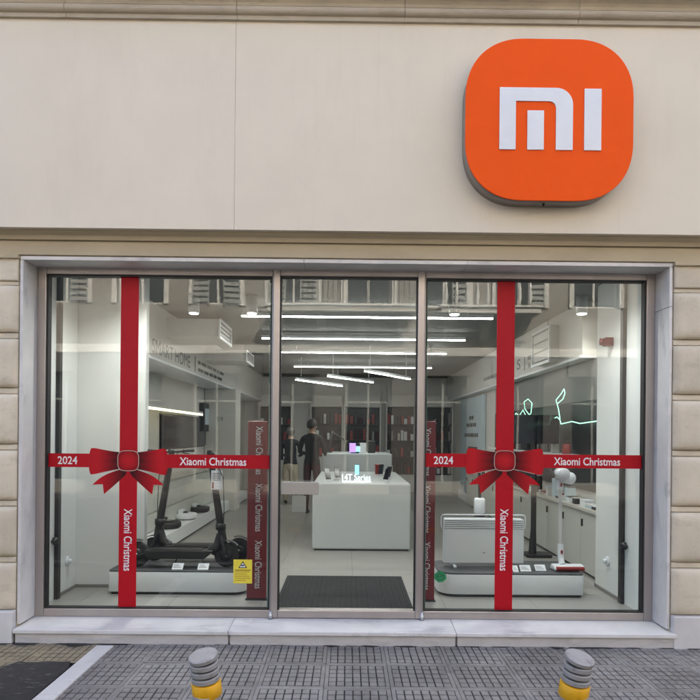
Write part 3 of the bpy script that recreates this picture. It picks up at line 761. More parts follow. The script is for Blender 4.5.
# ================================================================== left wall fittings
HX = -2.26
y0 = 1.37; y1 = PX(262, 402, HX).y
hd = thing('header_sign', (HX, 4, 2.47), 'grey header panel on the left wall reading smart home in thin letters', 'sign')
box('panel', 'iwallw', hd, -2.75, HX, y0, y1, 2.47, CZ - .002)
box('lower_edge', 'white', hd, -2.749, HX + .012, y0, y1, 2.44, 2.469)
pa, pb = PX(152, 350, HX), PX(190, 368, HX)
place(text_mb('SMART HOME', width=pb.y - pa.y, height=.17), (HX + .002, (pa.y + pb.y) / 2, 2.60), (0, 1, 0), (0, 0, 1)).build('lettering', 'black', hd)
pc = PX(195, 370, HX); box('divider', 'black', hd, HX, HX + .003, pc.y - .02, pc.y + .02, 2.5, 2.72)
pd = PX(198, 370, HX); pe = PX(222, 380, HX)
for r_ in range(2):
    yy = pd.y
    while yy < pe.y - (.4 if r_ else 0):
        wd = random.uniform(.15, .4); box('text_line', 'black', hd, HX, HX + .003, yy, yy + wd, 2.63 - r_ * .11, 2.68 - r_ * .11); yy += wd + .07
# tall panels of the left wall under the header, shelf light and a big dark television
ta, tb = PX(163, 440, -2.70), PX(206, 440, -2.70)
tv = thing('television', (-2.72, (ta.y + tb.y) / 2, 1.35), 'large dark television on the left wall behind the ribbon', 'television')
box('screen', 'screen', tv, -2.74, -2.70, ta.y, tb.y, 1.36, 1.86, bevel=.004)
box('bezel', 'black', tv, -2.7499, -2.741, ta.y - .02, tb.y + .02, 1.34, 1.88)
sh = thing('wall_shelf', (-2.6, 3.6, 1.93), 'white wall shelf with warm light strip above the television', 'shelf')
sa, sb = PX(152, 410, -2.5), PX(200, 417, -2.5)
box('board', 'iwallw', sh, -2.7495, -2.45, 1.6, sb.y, 1.915, 1.95)
box('light_strip', 'warmled', sh, -2.47, -2.452, 1.6, sb.y, 1.885, 1.9145)
# cabinets along the left wall, low plinth in front
cb = thing('wall_cabinet', (-2.6, 6, FZ), 'long pale drawer cabinet along the left wall beyond the scooters', 'cabinet')
box('carcass', 'cab', cb, -2.7495, -2.53, 2.05, 10.5, FZ + .21, .93)
yy = 2.06; ii = 0
while yy < 10.3:
    for zz in (FZ + .22, FZ + .46):
        box('drawer_front', 'cab', cb, -2.5299, -2.512, yy + .004, yy + .696, zz, zz + .225, bevel=.003)
    yy += .7
box('worktop', 'ctop', cb, -2.7492, -2.49, 2.05, 10.5, .931, .965)
pn = thing('display_plinth', (-2.45, 6, FZ), 'low pale plinth with robot vacuums along the left wall', 'plinth')
box('plinth', 'plat', pn, -2.7495, -2.26, 2.05, 9.6, FZ + .025, FZ + .205, bevel=.006)
box('kick_strip', 'black', pn, -2.74, -2.28, 2.05, 9.58, FZ, FZ + .0245)
def robot(px, py, m, lab):
    z = FZ + .2055; p = PZ(px, py, z); x = max(-2.6 + .19, min(p.x, -2.45))
    th = thing('robot_vacuum', (x, p.y, z), lab, 'robot vacuum', 'robot vacuums on the plinth')
    MB().lathe([(.16, .012), (.172, .025), (.172, .075), (.162, .088)], (x, p.y, z), 28).build('body', m, th)
    MB().lathe([(.05, .0885), (.05, .105), (.042, .108)], (x - .02, p.y + .04, z), 20).build('turret', 'dark' if m != 'black' else 'skirt', th)
    for s_ in (-1, 1): MB().lathe([(.03, -.01), (.03, .01)], (x, p.y + s_ * .1, z + .03), 12, axis='y').build('wheel', 'black', th)
    box('dock', 'dark' if m == 'black' else 'white', th, -2.505, -2.44, p.y - .09, p.y + .09, z, z + .14, bevel=.01)
robot(172, 528, 'black', 'black round robot vacuum nearest on the left plinth')
robot(192, 519, 'white', 'white round robot vacuum, second on the left plinth')
robot(207, 512, 'dark', 'dark grey robot vacuum, farthest on the left plinth')
# white column with a number, framed posters further back
ca, cb_ = PX(224, 420, -2.4), PX(237, 420, -2.4)
cl = thing('column', (-2.4, 9, FZ), 'white square column on the left behind the header sign', 'column')
box('shaft', 'iwallw', cl, -2.74, -2.15, 7.4, 7.95, FZ, 2.438, bevel=.006)
place(text_mb('59', width=.12), (-2.45, 7.398, 1.86), (1, 0, 0), (0, 0, 1)).build('lettering', 'skirt', cl)
for px0, px1, lab, m in ((204, 212, 'small framed dark picture on the left wall beyond the television', 'dark'),):
    a, b = PX(px0, 420, -2.66), PX(px1, 420, -2.66)
    th = thing('framed_picture', (-2.7, a.y, 1.9), lab, 'picture')
    box('frame', 'black', th, -2.7495, -2.66, a.y, b.y, 1.62, 2.15, bevel=.004); box('print', 'poster', th, -2.6595, -2.656, a.y + .08, a.y + .45, 1.75, 2.05); box('print', 'accred', th, -2.6595, -2.656, a.y + .55, b.y - .08, 1.75, 2.05)

# ================================================================== right wall fittings
RX = 2.59
ya, yb_ = PX(441, 401, RX).y, 2.2
hr = thing('header_sign', (RX, 5, 2.52), 'grey header panel on the right wall with dark lettering', 'sign')
box('panel', 'iwallw', hr, RX, 2.75, yb_, ya, 2.50, CZ - .002); box('lower_edge', 'white', hr, RX - .012, 2.749, yb_, ya, 2.47, 2.499)
def rtext(s, px0, px1, z, h, mname='black'):
    a, b = PX(px0, 370, RX), PX(px1, 370, RX); place(text_mb(s, width=abs(a.y - b.y), height=h), (RX - .002, (a.y + b.y) / 2, z), (0, -1, 0), (0, 0, 1)).build('lettering', mname, hr)
rtext('S |', 517, 525, 2.66, .2)
for px0, px1, z in ((484, 497, 2.66), (527, 540, 2.72), (542, 552, 2.72), (527, 547, 2.61)):
    a, b = PX(px0, 370, RX), PX(px1, 370, RX)
    yy = b.y
    while yy < a.y - .05:
        wd = random.uniform(.08, .2); box('text_line', 'skirt', hr, RX - .003, RX, yy, min(a.y, yy + wd), z - .03, z + .03); yy += wd + .05
# cabinets
RC = 2.57
rc = thing('wall_cabinet', (2.66, 5, FZ), 'long pale door cabinet with worktop along the right wall', 'cabinet')
box('carcass', 'cab', rc, RC + .02, 2.7495, 1.52, 8.6, FZ + .03, .79); box('kick_strip', 'black', rc, RC + .035, 2.749, 1.53, 8.58, FZ, FZ + .0295)
yy = 1.54
while yy < 8.5:
    d = box('cabinet_door', 'cab', rc, RC, RC + .0195, yy + .004, yy + .616, FZ + .034, .785, bevel=.003)
    box('handle', 'black', d, RC - .016, RC - .0005, yy + .54, yy + .56, .62, .70)
    yy += .62
box('worktop', 'ctop', rc, RC - .03, 2.7492, 1.51, 8.62, .791, .83, bevel=.004)
yy = 1.8
gcols = ['dark', 'black', 'ctop', 'white', 'skirt', 'accred', 'ac', 'poster']
gdesc = {'dark': 'dark grey', 'black': 'black', 'ctop': 'tan', 'white': 'white', 'skirt': 'mid grey', 'accred': 'red', 'ac': 'off-white', 'poster': 'pale blue'}
gk = 0
while yy < 8.2:
    wd = random.uniform(.07, .2); hh = random.choice([.03, .06, .1, .16, .22]); m = random.choice(gcols)
    xx = random.uniform(2.6, 2.66)
    th = thing('boxed_gadget', (xx, yy, .83), f'{gdesc[m]} boxed gadget, {ORD[gk]} from the near end of the right worktop', 'box', 'boxed gadgets on the right worktop')
    box('carton', m, th, xx - .05, xx + .05, yy - wd / 2, yy + wd / 2, .831, .831 + hh, bevel=.004)
    box('lid', random.choice(gcols), th, xx - .051, xx + .051, yy - wd / 2 - .001, yy + wd / 2 + .001, .8315 + hh, .8315 + hh + .012, bevel=.003)
    yy += wd + random.uniform(.03, .08); gk += 1
# dark display backing of right wall with shelf
bk = thing('wall_display', (2.7, 4.2, 1.0), 'dark display panel with shelf on the right wall above the cabinet', 'display')
box('backing', 'dark', bk, 2.72, 2.7495, 1.55, 7.0, .98, 2.0)
box('upper_backing', 'skirt', bk, 2.725, 2.7495, 1.55, 7.0, 2.005, 2.46)
box('shelf', 'white', bk, 2.55, 2.7195, 2.6, 6.8, 1.36, 1.385)
for k in range(9):
    y = 2.8 + k * .43
    m = random.choice(['white', 'skirt', 'ac', 'dark', 'accred'])
    th = thing('shelf_product', (2.63, y, 1.386), f'{gdesc[m]} product, {ORD[k]} from the near end of the right wall shelf', 'product', 'products on the right wall shelf')
    h = random.uniform(.1, .3); MB().lathe([(.05, 0), (.055, .01), (.05, h), (.03, h + .02)], (2.63, y, 1.386), 16).build('body', m, th)
    MB().lathe([(.02, h + .0205), (.024, h + .05)], (2.63, y, 1.386), 12).build('knob', 'black', th)
# neon outline drawing
def nx(px, py): p = PX(px, py, 2.56); return tuple(p)
ne = thing('neon_sign', nx(555, 425), 'pale green neon line drawing on the right wall', 'neon sign')
for pts in ([(512, 424), (516, 413), (519, 416), (523, 410), (527, 418), (531, 413), (532, 403), (528, 399), (524, 402), (525, 409), (530, 416)],
            [(512, 424), (530, 424), (545, 424.5), (552, 424), (553, 419), (557, 417), (560, 420), (561, 424), (572, 421.5), (580, 423.5), (598, 421)],
            [(560, 419), (558.5, 409), (556, 400), (561, 394), (564, 389), (565, 393), (563, 399), (557, 404)]):
    MB().tube([nx(*p) for p in pts], .006, 6).build('neon_tube', 'neon', ne)
# blue poster on the right wall
a, b = PX(460, 490, 2.70), PX(483, 505, 2.70)
po = thing('tall_poster', (2.7, (a.y + b.y) / 2, FZ), 'tall pale blue poster with dark print on the right wall', 'poster')
box('panel', 'poster', po, 2.70, 2.74, b.y, a.y, .3, 2.42, bevel=.004); box('stand', 'white', po, 2.66, 2.7495, b.y, a.y, FZ, .298)
ym = (a.y + b.y) / 2
for z, wd in ((1.98, .5), (1.82, 1.1), (1.6, 1.5)):
    yy = ym - wd / 2
    while yy < ym + wd / 2:
        q = random.uniform(.1, .25); box('text_line', 'dark', po, 2.696, 2.6995, yy, yy + q, z - .04, z + .04); yy += q + .06
box('picture', 'dark', po, 2.696, 2.6995, ym - .7, ym + .3, .75, 1.35); box('picture', 'screen', po, 2.692, 2.6955, ym - .6, ym + .2, .85, 1.25)
# red alarm
p = PX(611, 342, 2.47)
al = thing('alarm_sounder', (2.479, p.y, p.z - .06), 'small dark red alarm box high on the right side wall', 'alarm')
p.y = min(p.y, 1.4)
box('housing', 'redgate', al, 2.40, 2.479, p.y - .045, p.y + .045, p.z - .04, p.z + .04, bevel=.01); MB().lathe([(.035, -.03), (.03, 0)], (2.398, p.y, p.z), 16, axis='x').build('beacon', 'redgate', al)

# ================================================================== window displays
def rrect(x0, x1, y0, y1, rads, k=8):
    P = []
    for (cx, cy, a0, r) in ((x0, y0, 180, rads[0]), (x1, y0, 270, rads[1]), (x1, y1, 0, rads[2]), (x0, y1, 90, rads[3])):
        ox = cx + r if cx == x0 else cx - r; oy = cy + r if cy == y0 else cy - r
        for i in range(k + 1):
            a = R(a0 + 90 * i / k); P.append((ox + r * math.cos(a), oy + r * math.sin(a)))
    return P
def platform(px0, px1, rads, lab):
    yf = 1.0; x0, x1 = PY(px0, 590, yf).x, PY(px1, 590, yf).x
    th = thing('display_platform', ((x0 + x1) / 2, yf + .25, FZ), lab, 'platform', 'low display platforms in the windows')
    MB().prism(rrect(x0 + .015, x1 - .015, yf + .015, yf + .6, rads), 'z', FZ, FZ + .024, smooth=True).build('base', 'dark', th)
    MB().prism(rrect(x0, x1, yf, yf + .615, rads), 'z', FZ + .0245, FZ + .205, smooth=True).build('body', 'plat', th, bevel=.004)
    MB().prism(rrect(x0 + .003, x1 - .003, yf + .003, yf + .612, rads), 'z', FZ + .2055, FZ + .222, smooth=True).build('top', 'plattop', th, bevel=.003)
    return FZ + .2225
PT = platform(108, 245.5, (.02, .12, .06, .02), 'low white platform with charcoal top under the scooters')
platform(439, 584, (.16, .02, .02, .12), 'low white platform with charcoal top under the heater')

def scooter(loc, rz, steer, lab):
    th = thing('electric_scooter', (0, 0, 0), lab, 'scooter', 'electric scooters in the left window')
    wr_ = .118; wb = .42
    for sx_, nm in ((-1, 'rear_wheel'), (1, 'front_wheel')):
        x = sx_ * wb
        hub = MB().lathe([(.03, -.034), (.055, -.026), (.058, 0), (.055, .026), (.03, .034)], (x, 0, wr_), 20, axis='y').build(nm, 'dark', th)
        prof = [(wr_ - .034 + .030 * math.sin(a) * 1.0 + .004, .024 * math.cos(a)) for a in [math.pi * i / 8 for i in range(9)]]
        MB().lathe([(r_, h) for r_, h in prof], (x, 0, wr_), 28, axis='y').build('tyre', 'tyre', hub)
        MB().lathe([(.012, -.045), (.012, .045)], (x, 0, wr_), 10, axis='y').build('axle', 'steel', hub)
    mb = MB(); mb.prism([(-.31, .085), (.22, .085), (.30, .15), (.30, .165), (-.33, .165), (-.35, .15)], 'y', -.075, .075); mb.build('deck', 'dark', th, bevel=.012)
    MB().box(-.28, .20, -.066, .066, .1655, .172).build('grip_pad', 'black', th)
    for s_ in (-1, 1):
        MB().tube([(-.30, s_ * .055, .135), (-.42, s_ * .045, .108)], .014, 8).build('rear_stay', 'dark', th)
        MB().tube([(wb, s_ * .042, wr_), (wb - .03, s_ * .042, .24), (wb - .045, s_ * .02, .285)], [.018, .020, .026], 8).build('fork_leg', 'dark', th)
    # mudguards
    for x, a0, a1, nm in ((-wb, 70, 190, 'rear_mudguard'), (wb, 40, 130, 'front_mudguard')):
        mb = MB(); V = []; N = 10
        for i in range(N + 1):
            a = R(a0 + (a1 - a0) * i / N)
            for y in (-.034, .034):
                for rr in (.132, .138): V.append((x + rr * math.cos(a), y, wr_ + rr * math.sin(a)))
        F = []
        for i in range(N):
            b = i * 4; F += [(b, b + 4, b + 6, b + 2), (b + 1, b + 3, b + 7, b + 5), (b, b + 1, b + 5, b + 4), (b + 2, b + 6, b + 7, b + 3)]
        mb.add(V, F, 0, True); mb.build(nm, 'dark', th)
    MB().box(-wb - .13, -wb - .122, -.02, .02, .11, .135).build('tail_light', 'accred', th)
    # neck and stem
    MB().tube([(.27, 0, .15), (.335, 0, .20), (wb - .055, 0, .31)], [.050, .046, .042], 12).build('neck', 'dark', th)
    sx0, sz0 = wb - .035, .25; sx1, sz1 = wb - .165, 1.06
    MB().tube([(sx0, 0, sz0), (wb - .06, 0, .40), (sx1, 0, sz1)], [.038, .036, .029], 14).build('stem', 'dark', th)
    MB().lathe([(.048, -.03), (.05, 0), (.048, .03)], (wb - .058, 0, .385), 14).build('folding_latch', 'black', th)
    hb = MB(); c_, s_ = math.cos(steer), math.sin(steer)
    def hp(u, v, z): return (sx1 + u * c_ - v * s_, u * s_ + v * c_, z)
    hb.tube([hp(0, -.23, sz1 + .03), hp(.02, -.1, sz1 + .02), hp(.02, .1, sz1 + .02), hp(0, .23, sz1 + .03)], .014, 10)
    bar = hb.build('handlebar', 'dark', th)
    for q in (-1, 1):
        MB().tube([hp(0, q * .12, sz1 + .026), hp(0, q * .235, sz1 + .032)], .018, 10).build('grip', 'black', bar)
    MB().tube([hp(.03, -.11, sz1 + .02), hp(.06, -.16, sz1 + .0), hp(.055, -.21, sz1 - .002)], .006, 6).build('brake_lever', 'black', bar)
    MB().lathe([(.03, -.01), (.034, .02), (.028, .045)], hp(.0, 0, sz1), 16).build('display', 'black', th)
    MB().lathe([(.022, 0), (.026, .02), (.022, .035)], (wb - .135, 0, .98), 14, axis='x').build('headlight', 'white', th)
    MB().tube([hp(.02, -.08, sz1 + .01), (wb - .03, -.05, .85), (wb - .02, -.04, .55), (wb - .03, -.02, .36)], .004, 6).build('brake_cable', 'black', th)
    MB().tube([(-.05, .05, .11), (-.10, .13, .004)], .008, 8).build('kickstand', 'black', th)
    th.location = loc; th.rotation_euler = (0, 0, rz)
    return th
scooter((PY(183, 555, 1.2).x, 1.17, PT + .001), 0, R(10), 'dark electric scooter facing the door, in front on the platform')
scooter((PY(196, 548, 1.42).x, 1.44, PT + .001), math.pi, R(-52), 'dark electric scooter facing the left wall, behind the other scooter')
# paper tag on the front scooter's stem
p = PY(216, 480, 1.12)
tg = thing('price_tag', (p.x, 1.12, p.z - .1), 'white paper tag hung on the stem of the front scooter', 'tag')
box('card', 'white', tg, p.x - .045, p.x + .06, 1.118, 1.12, p.z - .09, p.z + .09)
box('print', 'accred', tg, p.x - .035, p.x - .02, 1.1165, 1.1175, p.z - .08, p.z - .02)
for k in range(5): box('text_line', 'skirt', tg, p.x - .03, p.x + .045, 1.1165, 1.1175, p.z + .06 - k * .016, p.z + .066 - k * .016)
MB().tube([(p.x, 1.119, p.z + .09), (p.x + .0, 1.15, p.z + .13)], .002, 5).build('string', 'white', tg)
def card(px, py, lab, wd=.1):
    p = PZ(px, py, PT); x, y = p.x, max(1.04, p.y)
    th = thing('price_card', (x, y, PT), lab, 'price card', 'price cards on the platforms')
    T = Matrix.Translation((x, y, PT)) @ Matrix.Rotation(R(38), 4, 'X')
    MB().box(-wd / 2, wd / 2, 0, .075, .0005, .004).xf(T).build('card', 'white', th)
    for k in range(3): MB().box(-wd * .4, wd * (.35 - .12 * k), .018 + k * .016, .024 + k * .016, .0045, .005).xf(T).build('text_line', 'skirt', th)
    MB().add([(x - .02, y + .058, PT + .001), (x + .02, y + .058, PT + .001), (x + .02, y + .057, PT + .042), (x - .02, y + .057, PT + .042)], [(0, 1, 2, 3)]).build('prop', 'clear', th)
card(175.5, 571, 'white price card on the left platform, nearer the red ribbon')
card(201.5, 571, 'white price card on the left platform, nearer the yellow notice')
card(516, 572, 'small white price card directly beside the right vertical ribbon', .05)
card(526, 571.5, 'white price card at the foot of the heater')
card(541, 571, 'white price card next to the vacuum head')

# heater
HYp = 1.27; hx0, hx1 = PY(444, 540, HYp).x, PY(524, 540, HYp).x; hz0, hz1 = PY(480, 563.5, HYp).z, PY(480, 519, HYp).z
ht = thing('convector_heater', ((hx0 + hx1) / 2, HYp, PT), 'white panel convector heater with louvred top standing on the right platform', 'heater')
box('panel', 'plat', ht, hx0, hx1, HYp, HYp + .09, hz0, hz1 - .105, bevel=.008)
box('back_case', 'white', ht, hx0 + .01, hx1 - .01, HYp + .03, HYp + .12, hz1 - .1045, hz1 - .004)
for k in range(6):
    z = hz1 - .012 - k * .0185
    box('louvre', 'plat', ht, hx0, hx1, HYp - .001, HYp + .0295, z - .006, z + .006, bevel=.002)
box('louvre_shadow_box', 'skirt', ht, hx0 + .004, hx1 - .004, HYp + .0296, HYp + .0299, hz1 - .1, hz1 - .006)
for s_, x in ((-1, hx0), (1, hx1)):
    e = s_ * .022; T_ = [(x - s_ * .02, HYp + .04, hz1 - .10), (x + e * .7, HYp + .04, hz1 - .095), (x + e, HYp + .04, hz1 - .07), (x + e, HYp + .04, hz1 + .01), (x + e * .5, HYp + .04, hz1 + .032), (x - s_ * .02, HYp + .04, hz1 + .036)]
    MB().tube(T_, .006, 8).build('side_handle', 'white', ht)
MB().tube([(hx0 + .02, HYp + .04, hz1 + .036), (hx1 - .02, HYp + .04, hz1 + .036)], .006, 8).build('top_rail', 'white', ht)
for x in (hx0 + .10, hx1 - .12):
    box('foot', 'white', ht, x - .015, x + .015, HYp - .06, HYp + .16, PT, PT + .022, bevel=.006); box('foot_post', 'white', ht, x - .012, x + .012, HYp + .02, HYp + .06, PT + .0225, hz0 + .02)
box('badge', 'skirt', ht, (hx0 + hx1) / 2 - .012, (hx0 + hx1) / 2 + .012, HYp - .0012, HYp - .0002, hz0 + .10, hz0 + .108)

# stick vacuum
VY = 1.18; vx = PY(562, 560, VY).x
vc = thing('stick_vacuum', (vx, VY, PT), 'white and grey cordless stick vacuum with red accents on the right platform', 'vacuum cleaner')
hx = PY(567, 560, VY).x
MB().prism([(VY - .09, PT + .004), (VY + .05, PT + .004), (VY + .06, PT + .03), (VY + .02, PT + .055), (VY - .06, PT + .05), (VY - .095, PT + .025)], 'x', hx - .145, hx + .145).build('floor_head', 'white', vc, bevel=.01)
MB().tube([(hx - .13, VY - .092, PT + .028), (hx + .13, VY - .092, PT + .028)], .020, 10).build('brush_roll', 'accred', vc)
MB().tube([(vx, VY, PT + .05), (vx, VY + .02, PT + .08), (vx - .002, VY + .03, PT + .115)], [.03, .028, .03], 12).build('swivel_neck', 'white', vc)
zt = PY(561, 490, VY).z
MB().tube([(vx - .002, VY + .03, PT + .115), (vx - .004, VY + .035, PT + .24)], [.031, .027], 12).build('tube_socket', 'white', vc)
box('release_button', 'accred', vc, vx - .012, vx + .008, VY - .002, VY + .004, PT + .15, PT + .185, bevel=.002)
MB().tube([(vx - .004, VY + .035, PT + .24), (vx - .008, VY + .05, zt)], .018, 12).build('tube', 'ac', vc)
MB().tube([(vx - .008, VY + .05, zt), (vx - .009, VY + .05, zt + .09)], [.028, .03], 12).build('tube_socket', 'white', vc)
box('release_button', 'accred', vc, vx - .018, vx + .002, VY + .014, VY + .0195, zt + .03, zt + .065, bevel=.002)
MB().lathe([(.045, -.09), (.062, -.075), (.062, .05), (.05, .07)], (vx - .005, VY + .03, zt + .15), 20, axis='y').build('dust_cup', 'clear', vc)
MB().lathe([(.052, -.07), (.058, -.06), (.058, .06), (.04, .08)], (vx + .055, VY + .02, zt + .115), 20, axis='y').build('motor_unit', 'white', vc)
MB().tube([(vx - .05, VY + .05, zt + .13), (vx - .10, VY + .08, zt + .18), (vx - .08, VY + .1, zt + .25), (vx, VY + .1, zt + .24)], .018, 10).build('grip', 'dark', vc)

# dark pole stand with a screen behind the right platform
p = PZ(537, 556, FZ)
st = thing('floor_stand', (p.x, p.y, FZ), 'black floor stand with a dark screen behind the right platform', 'stand')
MB().prism(rrect(p.x - .16, p.x + .16, p.y - .14, p.y + .14, (.05,) * 4), 'z', FZ, FZ + .035).build('base', 'black', st, bevel=.008)
px_ = PY(533.5, 520, p.y).x
MB().tube([(px_ - .01, p.y, FZ + .035), (px_, p.y, FZ + .35), (px_, p.y, 1.55)], [.05, .034, .034], 12).build('pole', 'black', st)
box('screen', 'screen', st, px_ - .30, px_ + .30, p.y - .03, p.y + .01, 1.50, 1.86, bevel=.006)
box('back_cover', 'black', st, px_ - .29, px_ + .29, p.y + .0105, p.y + .05, 1.51, 1.85)
MB().tube([(p.x + .1, p.y - .1, FZ + .01), (p.x + .25, p.y - .12, FZ + .008), (p.x + .34, p.y + .02, FZ + .008)], .006, 6).build('cable', 'white', st)
# white upright device behind the heater
p = PY(479.5, 506, 2.2)
ud = thing('upright_vacuum', (p.x, 2.2, FZ), 'white upright cleaner with black handle pole standing behind the heater', 'vacuum cleaner')
MB().lathe([(.13, FZ), (.13, FZ + .03), (.05, FZ + .05)], (p.x, 2.2, 0), 20).build('base', 'dark', ud)
MB().tube([(p.x, 2.2, FZ + .05), (p.x, 2.2, p.z - .1)], .04, 14).build('lower_body', 'white', ud)
MB().lathe([(.058, p.z - .115), (.06, p.z - .1), (.06, p.z - .085)], (p.x, 2.2, 0), 20).build('dark_collar', 'black', ud)
MB().lathe([(.058, p.z - .0845), (.062, p.z - .07), (.062, p.z + .07), (.05, p.z + .09)], (p.x, 2.2, 0), 20).build('upper_body', 'white', ud)
MB().tube([(p.x, 2.2, p.z + .09), (p.x - .005, 2.2, p.z + .45)], .016, 10).build('handle_pole', 'black', ud)

# security gates wrapped in red print
def gate(px, lab, flip):
    y = .83; x = PY(px, 600, y).x; hw = .088; z1 = PY(px, 421, y).z
    th = thing('security_gate', (x, y, FZ), lab, 'security gate', 'security gates inside the door')
    box('panel', 'redgate', th, x - hw, x + hw, y, y + .05, FZ + .012, z1, bevel=.01); box('foot', 'dark', th, x - hw - .01, x + hw + .01, y - .01, y + .06, FZ, FZ + .0115)
    for k in range(4):
        zc = FZ + .32 + k * .51
        if zc + .16 > z1: break
        place(text_mb('Xiaomi Christmas', width=.43, height=.062, bold=.005), (x + flip * .016, y - .002, zc), (0, 0, -1), (1, 0, 0)).build('lettering', 'ac', th)
gate(256.2, 'dark red security gate with white lettering inside, left of the door', 1)
gate(424.5, 'dark red security gate with white lettering inside, right of the door', 1)

# door mat
a = PZ(276.5, 607, FZ); b = PZ(410, 607, FZ); yf = PZ(340, 576.6, FZ).y
mt = thing('door_mat', ((a.x + b.x) / 2, a.y, FZ), 'dark ribbed entrance mat just inside the glass door', 'mat')
x0, x1 = a.x - .02, b.x + .02; y0 = FY + .14
MB().box(x0, x1, y0, yf, FZ + .0005, FZ + .008).build('mat_base', 'mat', mt)
mb = MB()
k = 0
while x0 + .02 + k * .022 < x1 - .02:
    mb.box(x0 + .02 + k * .022, x0 + .032 + k * .022, y0 + .02, yf - .02, FZ + .0082, FZ + .013); k += 1
mb.build('mat_ribs', 'mat', mt)

# ================================================================== centre counters
ty = 3.3; cx0, cx1 = PY(312, 520, ty).x, PY(410.5, 520, ty).x; cz = PY(360, 483.5, ty).z
ct = thing('display_counter', ((cx0 + cx1) / 2, ty + 1.2, FZ), 'large plain grey-white display counter facing the door', 'counter')
MB().box(cx0, cx1, ty, ty + 2.6, FZ + .02, cz).build('body', 'counter', ct, bevel=.02, seg=3)
box('kick_strip', 'dark', ct, cx0 + .03, cx1 - .03, ty + .03, ty + 2.57, FZ, FZ + .0195)
sp = PY(356.5, 476, ty + .25)
ls = thing('lit_model_sign', (sp.x, ty + .25, cz), 'glowing white lettering on a lit bar on the front counter', 'sign')
box('light_bar', 'signlit', ls, sp.x - .19, sp.x + .19, ty + .2, ty + .26, cz + .001, cz + .016, bevel=.005)
place(text_mb('14T Series', width=.375, height=.085, bold=.01), (sp.x, ty + .235, cz + .063), (1, 0, 0), (0, 0, 1)).build('lettering', 'signlit', ls)
def phone(x, y, z, rz, m, lab, tilt=62):
    th = thing('display_phone', (x, y, z), lab, 'phone', 'phones on display stands')
    T = Matrix.Translation((x, y, z)) @ Matrix.Rotation(rz, 4, 'Z')
    MB().lathe([(.045, 0), (.045, .008), (.02, .012)], (0, 0, 0), 18).xf(T).build('base', 'white', th)
    MB().tube([(0, .0, .012), (0, .02, .07), (0, .02, .10)], .009, 8).xf(T).build('stand', 'white', th)
    T2 = T @ Matrix.Translation((0, -.005, .10)) @ Matrix.Rotation(R(tilt), 4, 'X')
    MB().box(-.037, .037, -.08, .08, -.004, .004).xf(T2).build('phone', 'black', th, bevel=.003)
    MB().box(-.033, .033, -.075, .075, .0042, .0046).xf(T2).build('screen', m, th)
phone(cx0 + .18, ty + .35, cz, R(25), 'screen', 'dark phone on a stand at the left front of the counter')
phone(cx0 + .30, ty + .75, cz, R(15), 'screen', 'dark phone on a stand behind the left front one')
phone(sp.x + .02, ty + 1.3, cz, 0, 'cyan', 'phone with lit cyan screen at the middle of the counter', 80)
phone(cx1 - .28, ty + .4, cz, R(-35), 'screen', 'dark phone on a stand at the right front of the counter')
phone(cx1 - .22, ty + .95, cz, R(-30), 'screen', 'dark phone on a stand behind the right front one')
phone(cx1 - .3, ty + 1.6, cz, R(-20), 'screen', 'dark phone on a stand at the far right of the counter')
p = PY(386, 455, ty + 2.0)
bx_ = thing('gift_box', (p.x - .1, ty + 2.0, cz), 'small red gift box at the far right of the counter', 'box')
box('carton', 'accred', bx_, p.x - .17, p.x - .05, ty + 1.95, ty + 2.05, cz + .001, cz + .13, bevel=.004); box('lid', 'accred', bx_, p.x - .175, p.x - .045, ty + 1.945, ty + 2.055, cz + .1305, cz + .155, bevel=.004)
# second counter behind
ty2 = 7.6; c0, c1 = PY(322, 460, ty2).x, PY(392, 460, ty2).x
c2 = thing('display_counter', ((c0 + c1) / 2, ty2 + .6, FZ), 'second pale counter farther back, behind the front counter', 'counter')
MB().box(c0, c1, ty2, ty2 + 1.4, FZ + .02, 1.22).build('body', 'counter', c2, bevel=.02); box('kick_strip', 'dark', c2, c0 + .03, c1 - .03, ty2 + .03, ty2 + 1.37, FZ, FZ + .0195)
p = PY(354, 447, ty2 + .2)
ms = thing('monitor', (p.x, ty2 + .2, 1.22), 'small lit violet and cyan screen on the second counter', 'monitor')
box('screen', 'violet', ms, p.x - .09, p.x + .035, ty2 + .2, ty2 + .215, 1.24, 1.42, bevel=.003); box('side_screen', 'cyan', ms, p.x + .0375, p.x + .12, ty2 + .2, ty2 + .215, 1.25, 1.36, bevel=.003)
box('foot', 'black', ms, p.x - .06, p.x + .1, ty2 + .19, ty2 + .26, 1.2205, 1.2395); box('back_shell', 'black', ms, p.x - .09, p.x + .12, ty2 + .2155, ty2 + .23, 1.24, 1.42)
p = PY(334, 430, ty2 + .6)
dl = thing('desk_lamp', (p.x, ty2 + .6, 1.22), 'black angled desk lamp on the second counter', 'lamp')
MB().lathe([(.09, 1.221), (.09, 1.24), (.03, 1.25)], (p.x - .12, ty2 + .6, 0), 18).build('base', 'black', dl)
MB().tube([(p.x - .12, ty2 + .6, 1.24), (p.x - .02, ty2 + .6, 1.62), (p.x + .26, ty2 + .6, 1.45)], [.05, .05, .008], 10).build('arm', 'black', dl)
MB().lathe([(.02, .05), (.06, -.01)], (p.x + .26, ty2 + .6, 1.42), 14).build('shade', 'dark', dl)
for k, (dx, m, h) in enumerate(((.55, 'ac', .14), (.72, 'white', .2), (.9, 'dark', .24))):
    th = thing('carton', (c0 + dx + .1, ty2 + .5, 1.22), f'{gdesc[m]} carton on the second counter', 'box', 'cartons on the second counter')
    box('body', m, th, c0 + dx, c0 + dx + .15, ty2 + .45, ty2 + .6, 1.2205, 1.2205 + h, bevel=.004); box('flap', 'ctop', th, c0 + dx + .01, c0 + dx + .14, ty2 + .46, ty2 + .59, 1.221 + h, 1.225 + h)

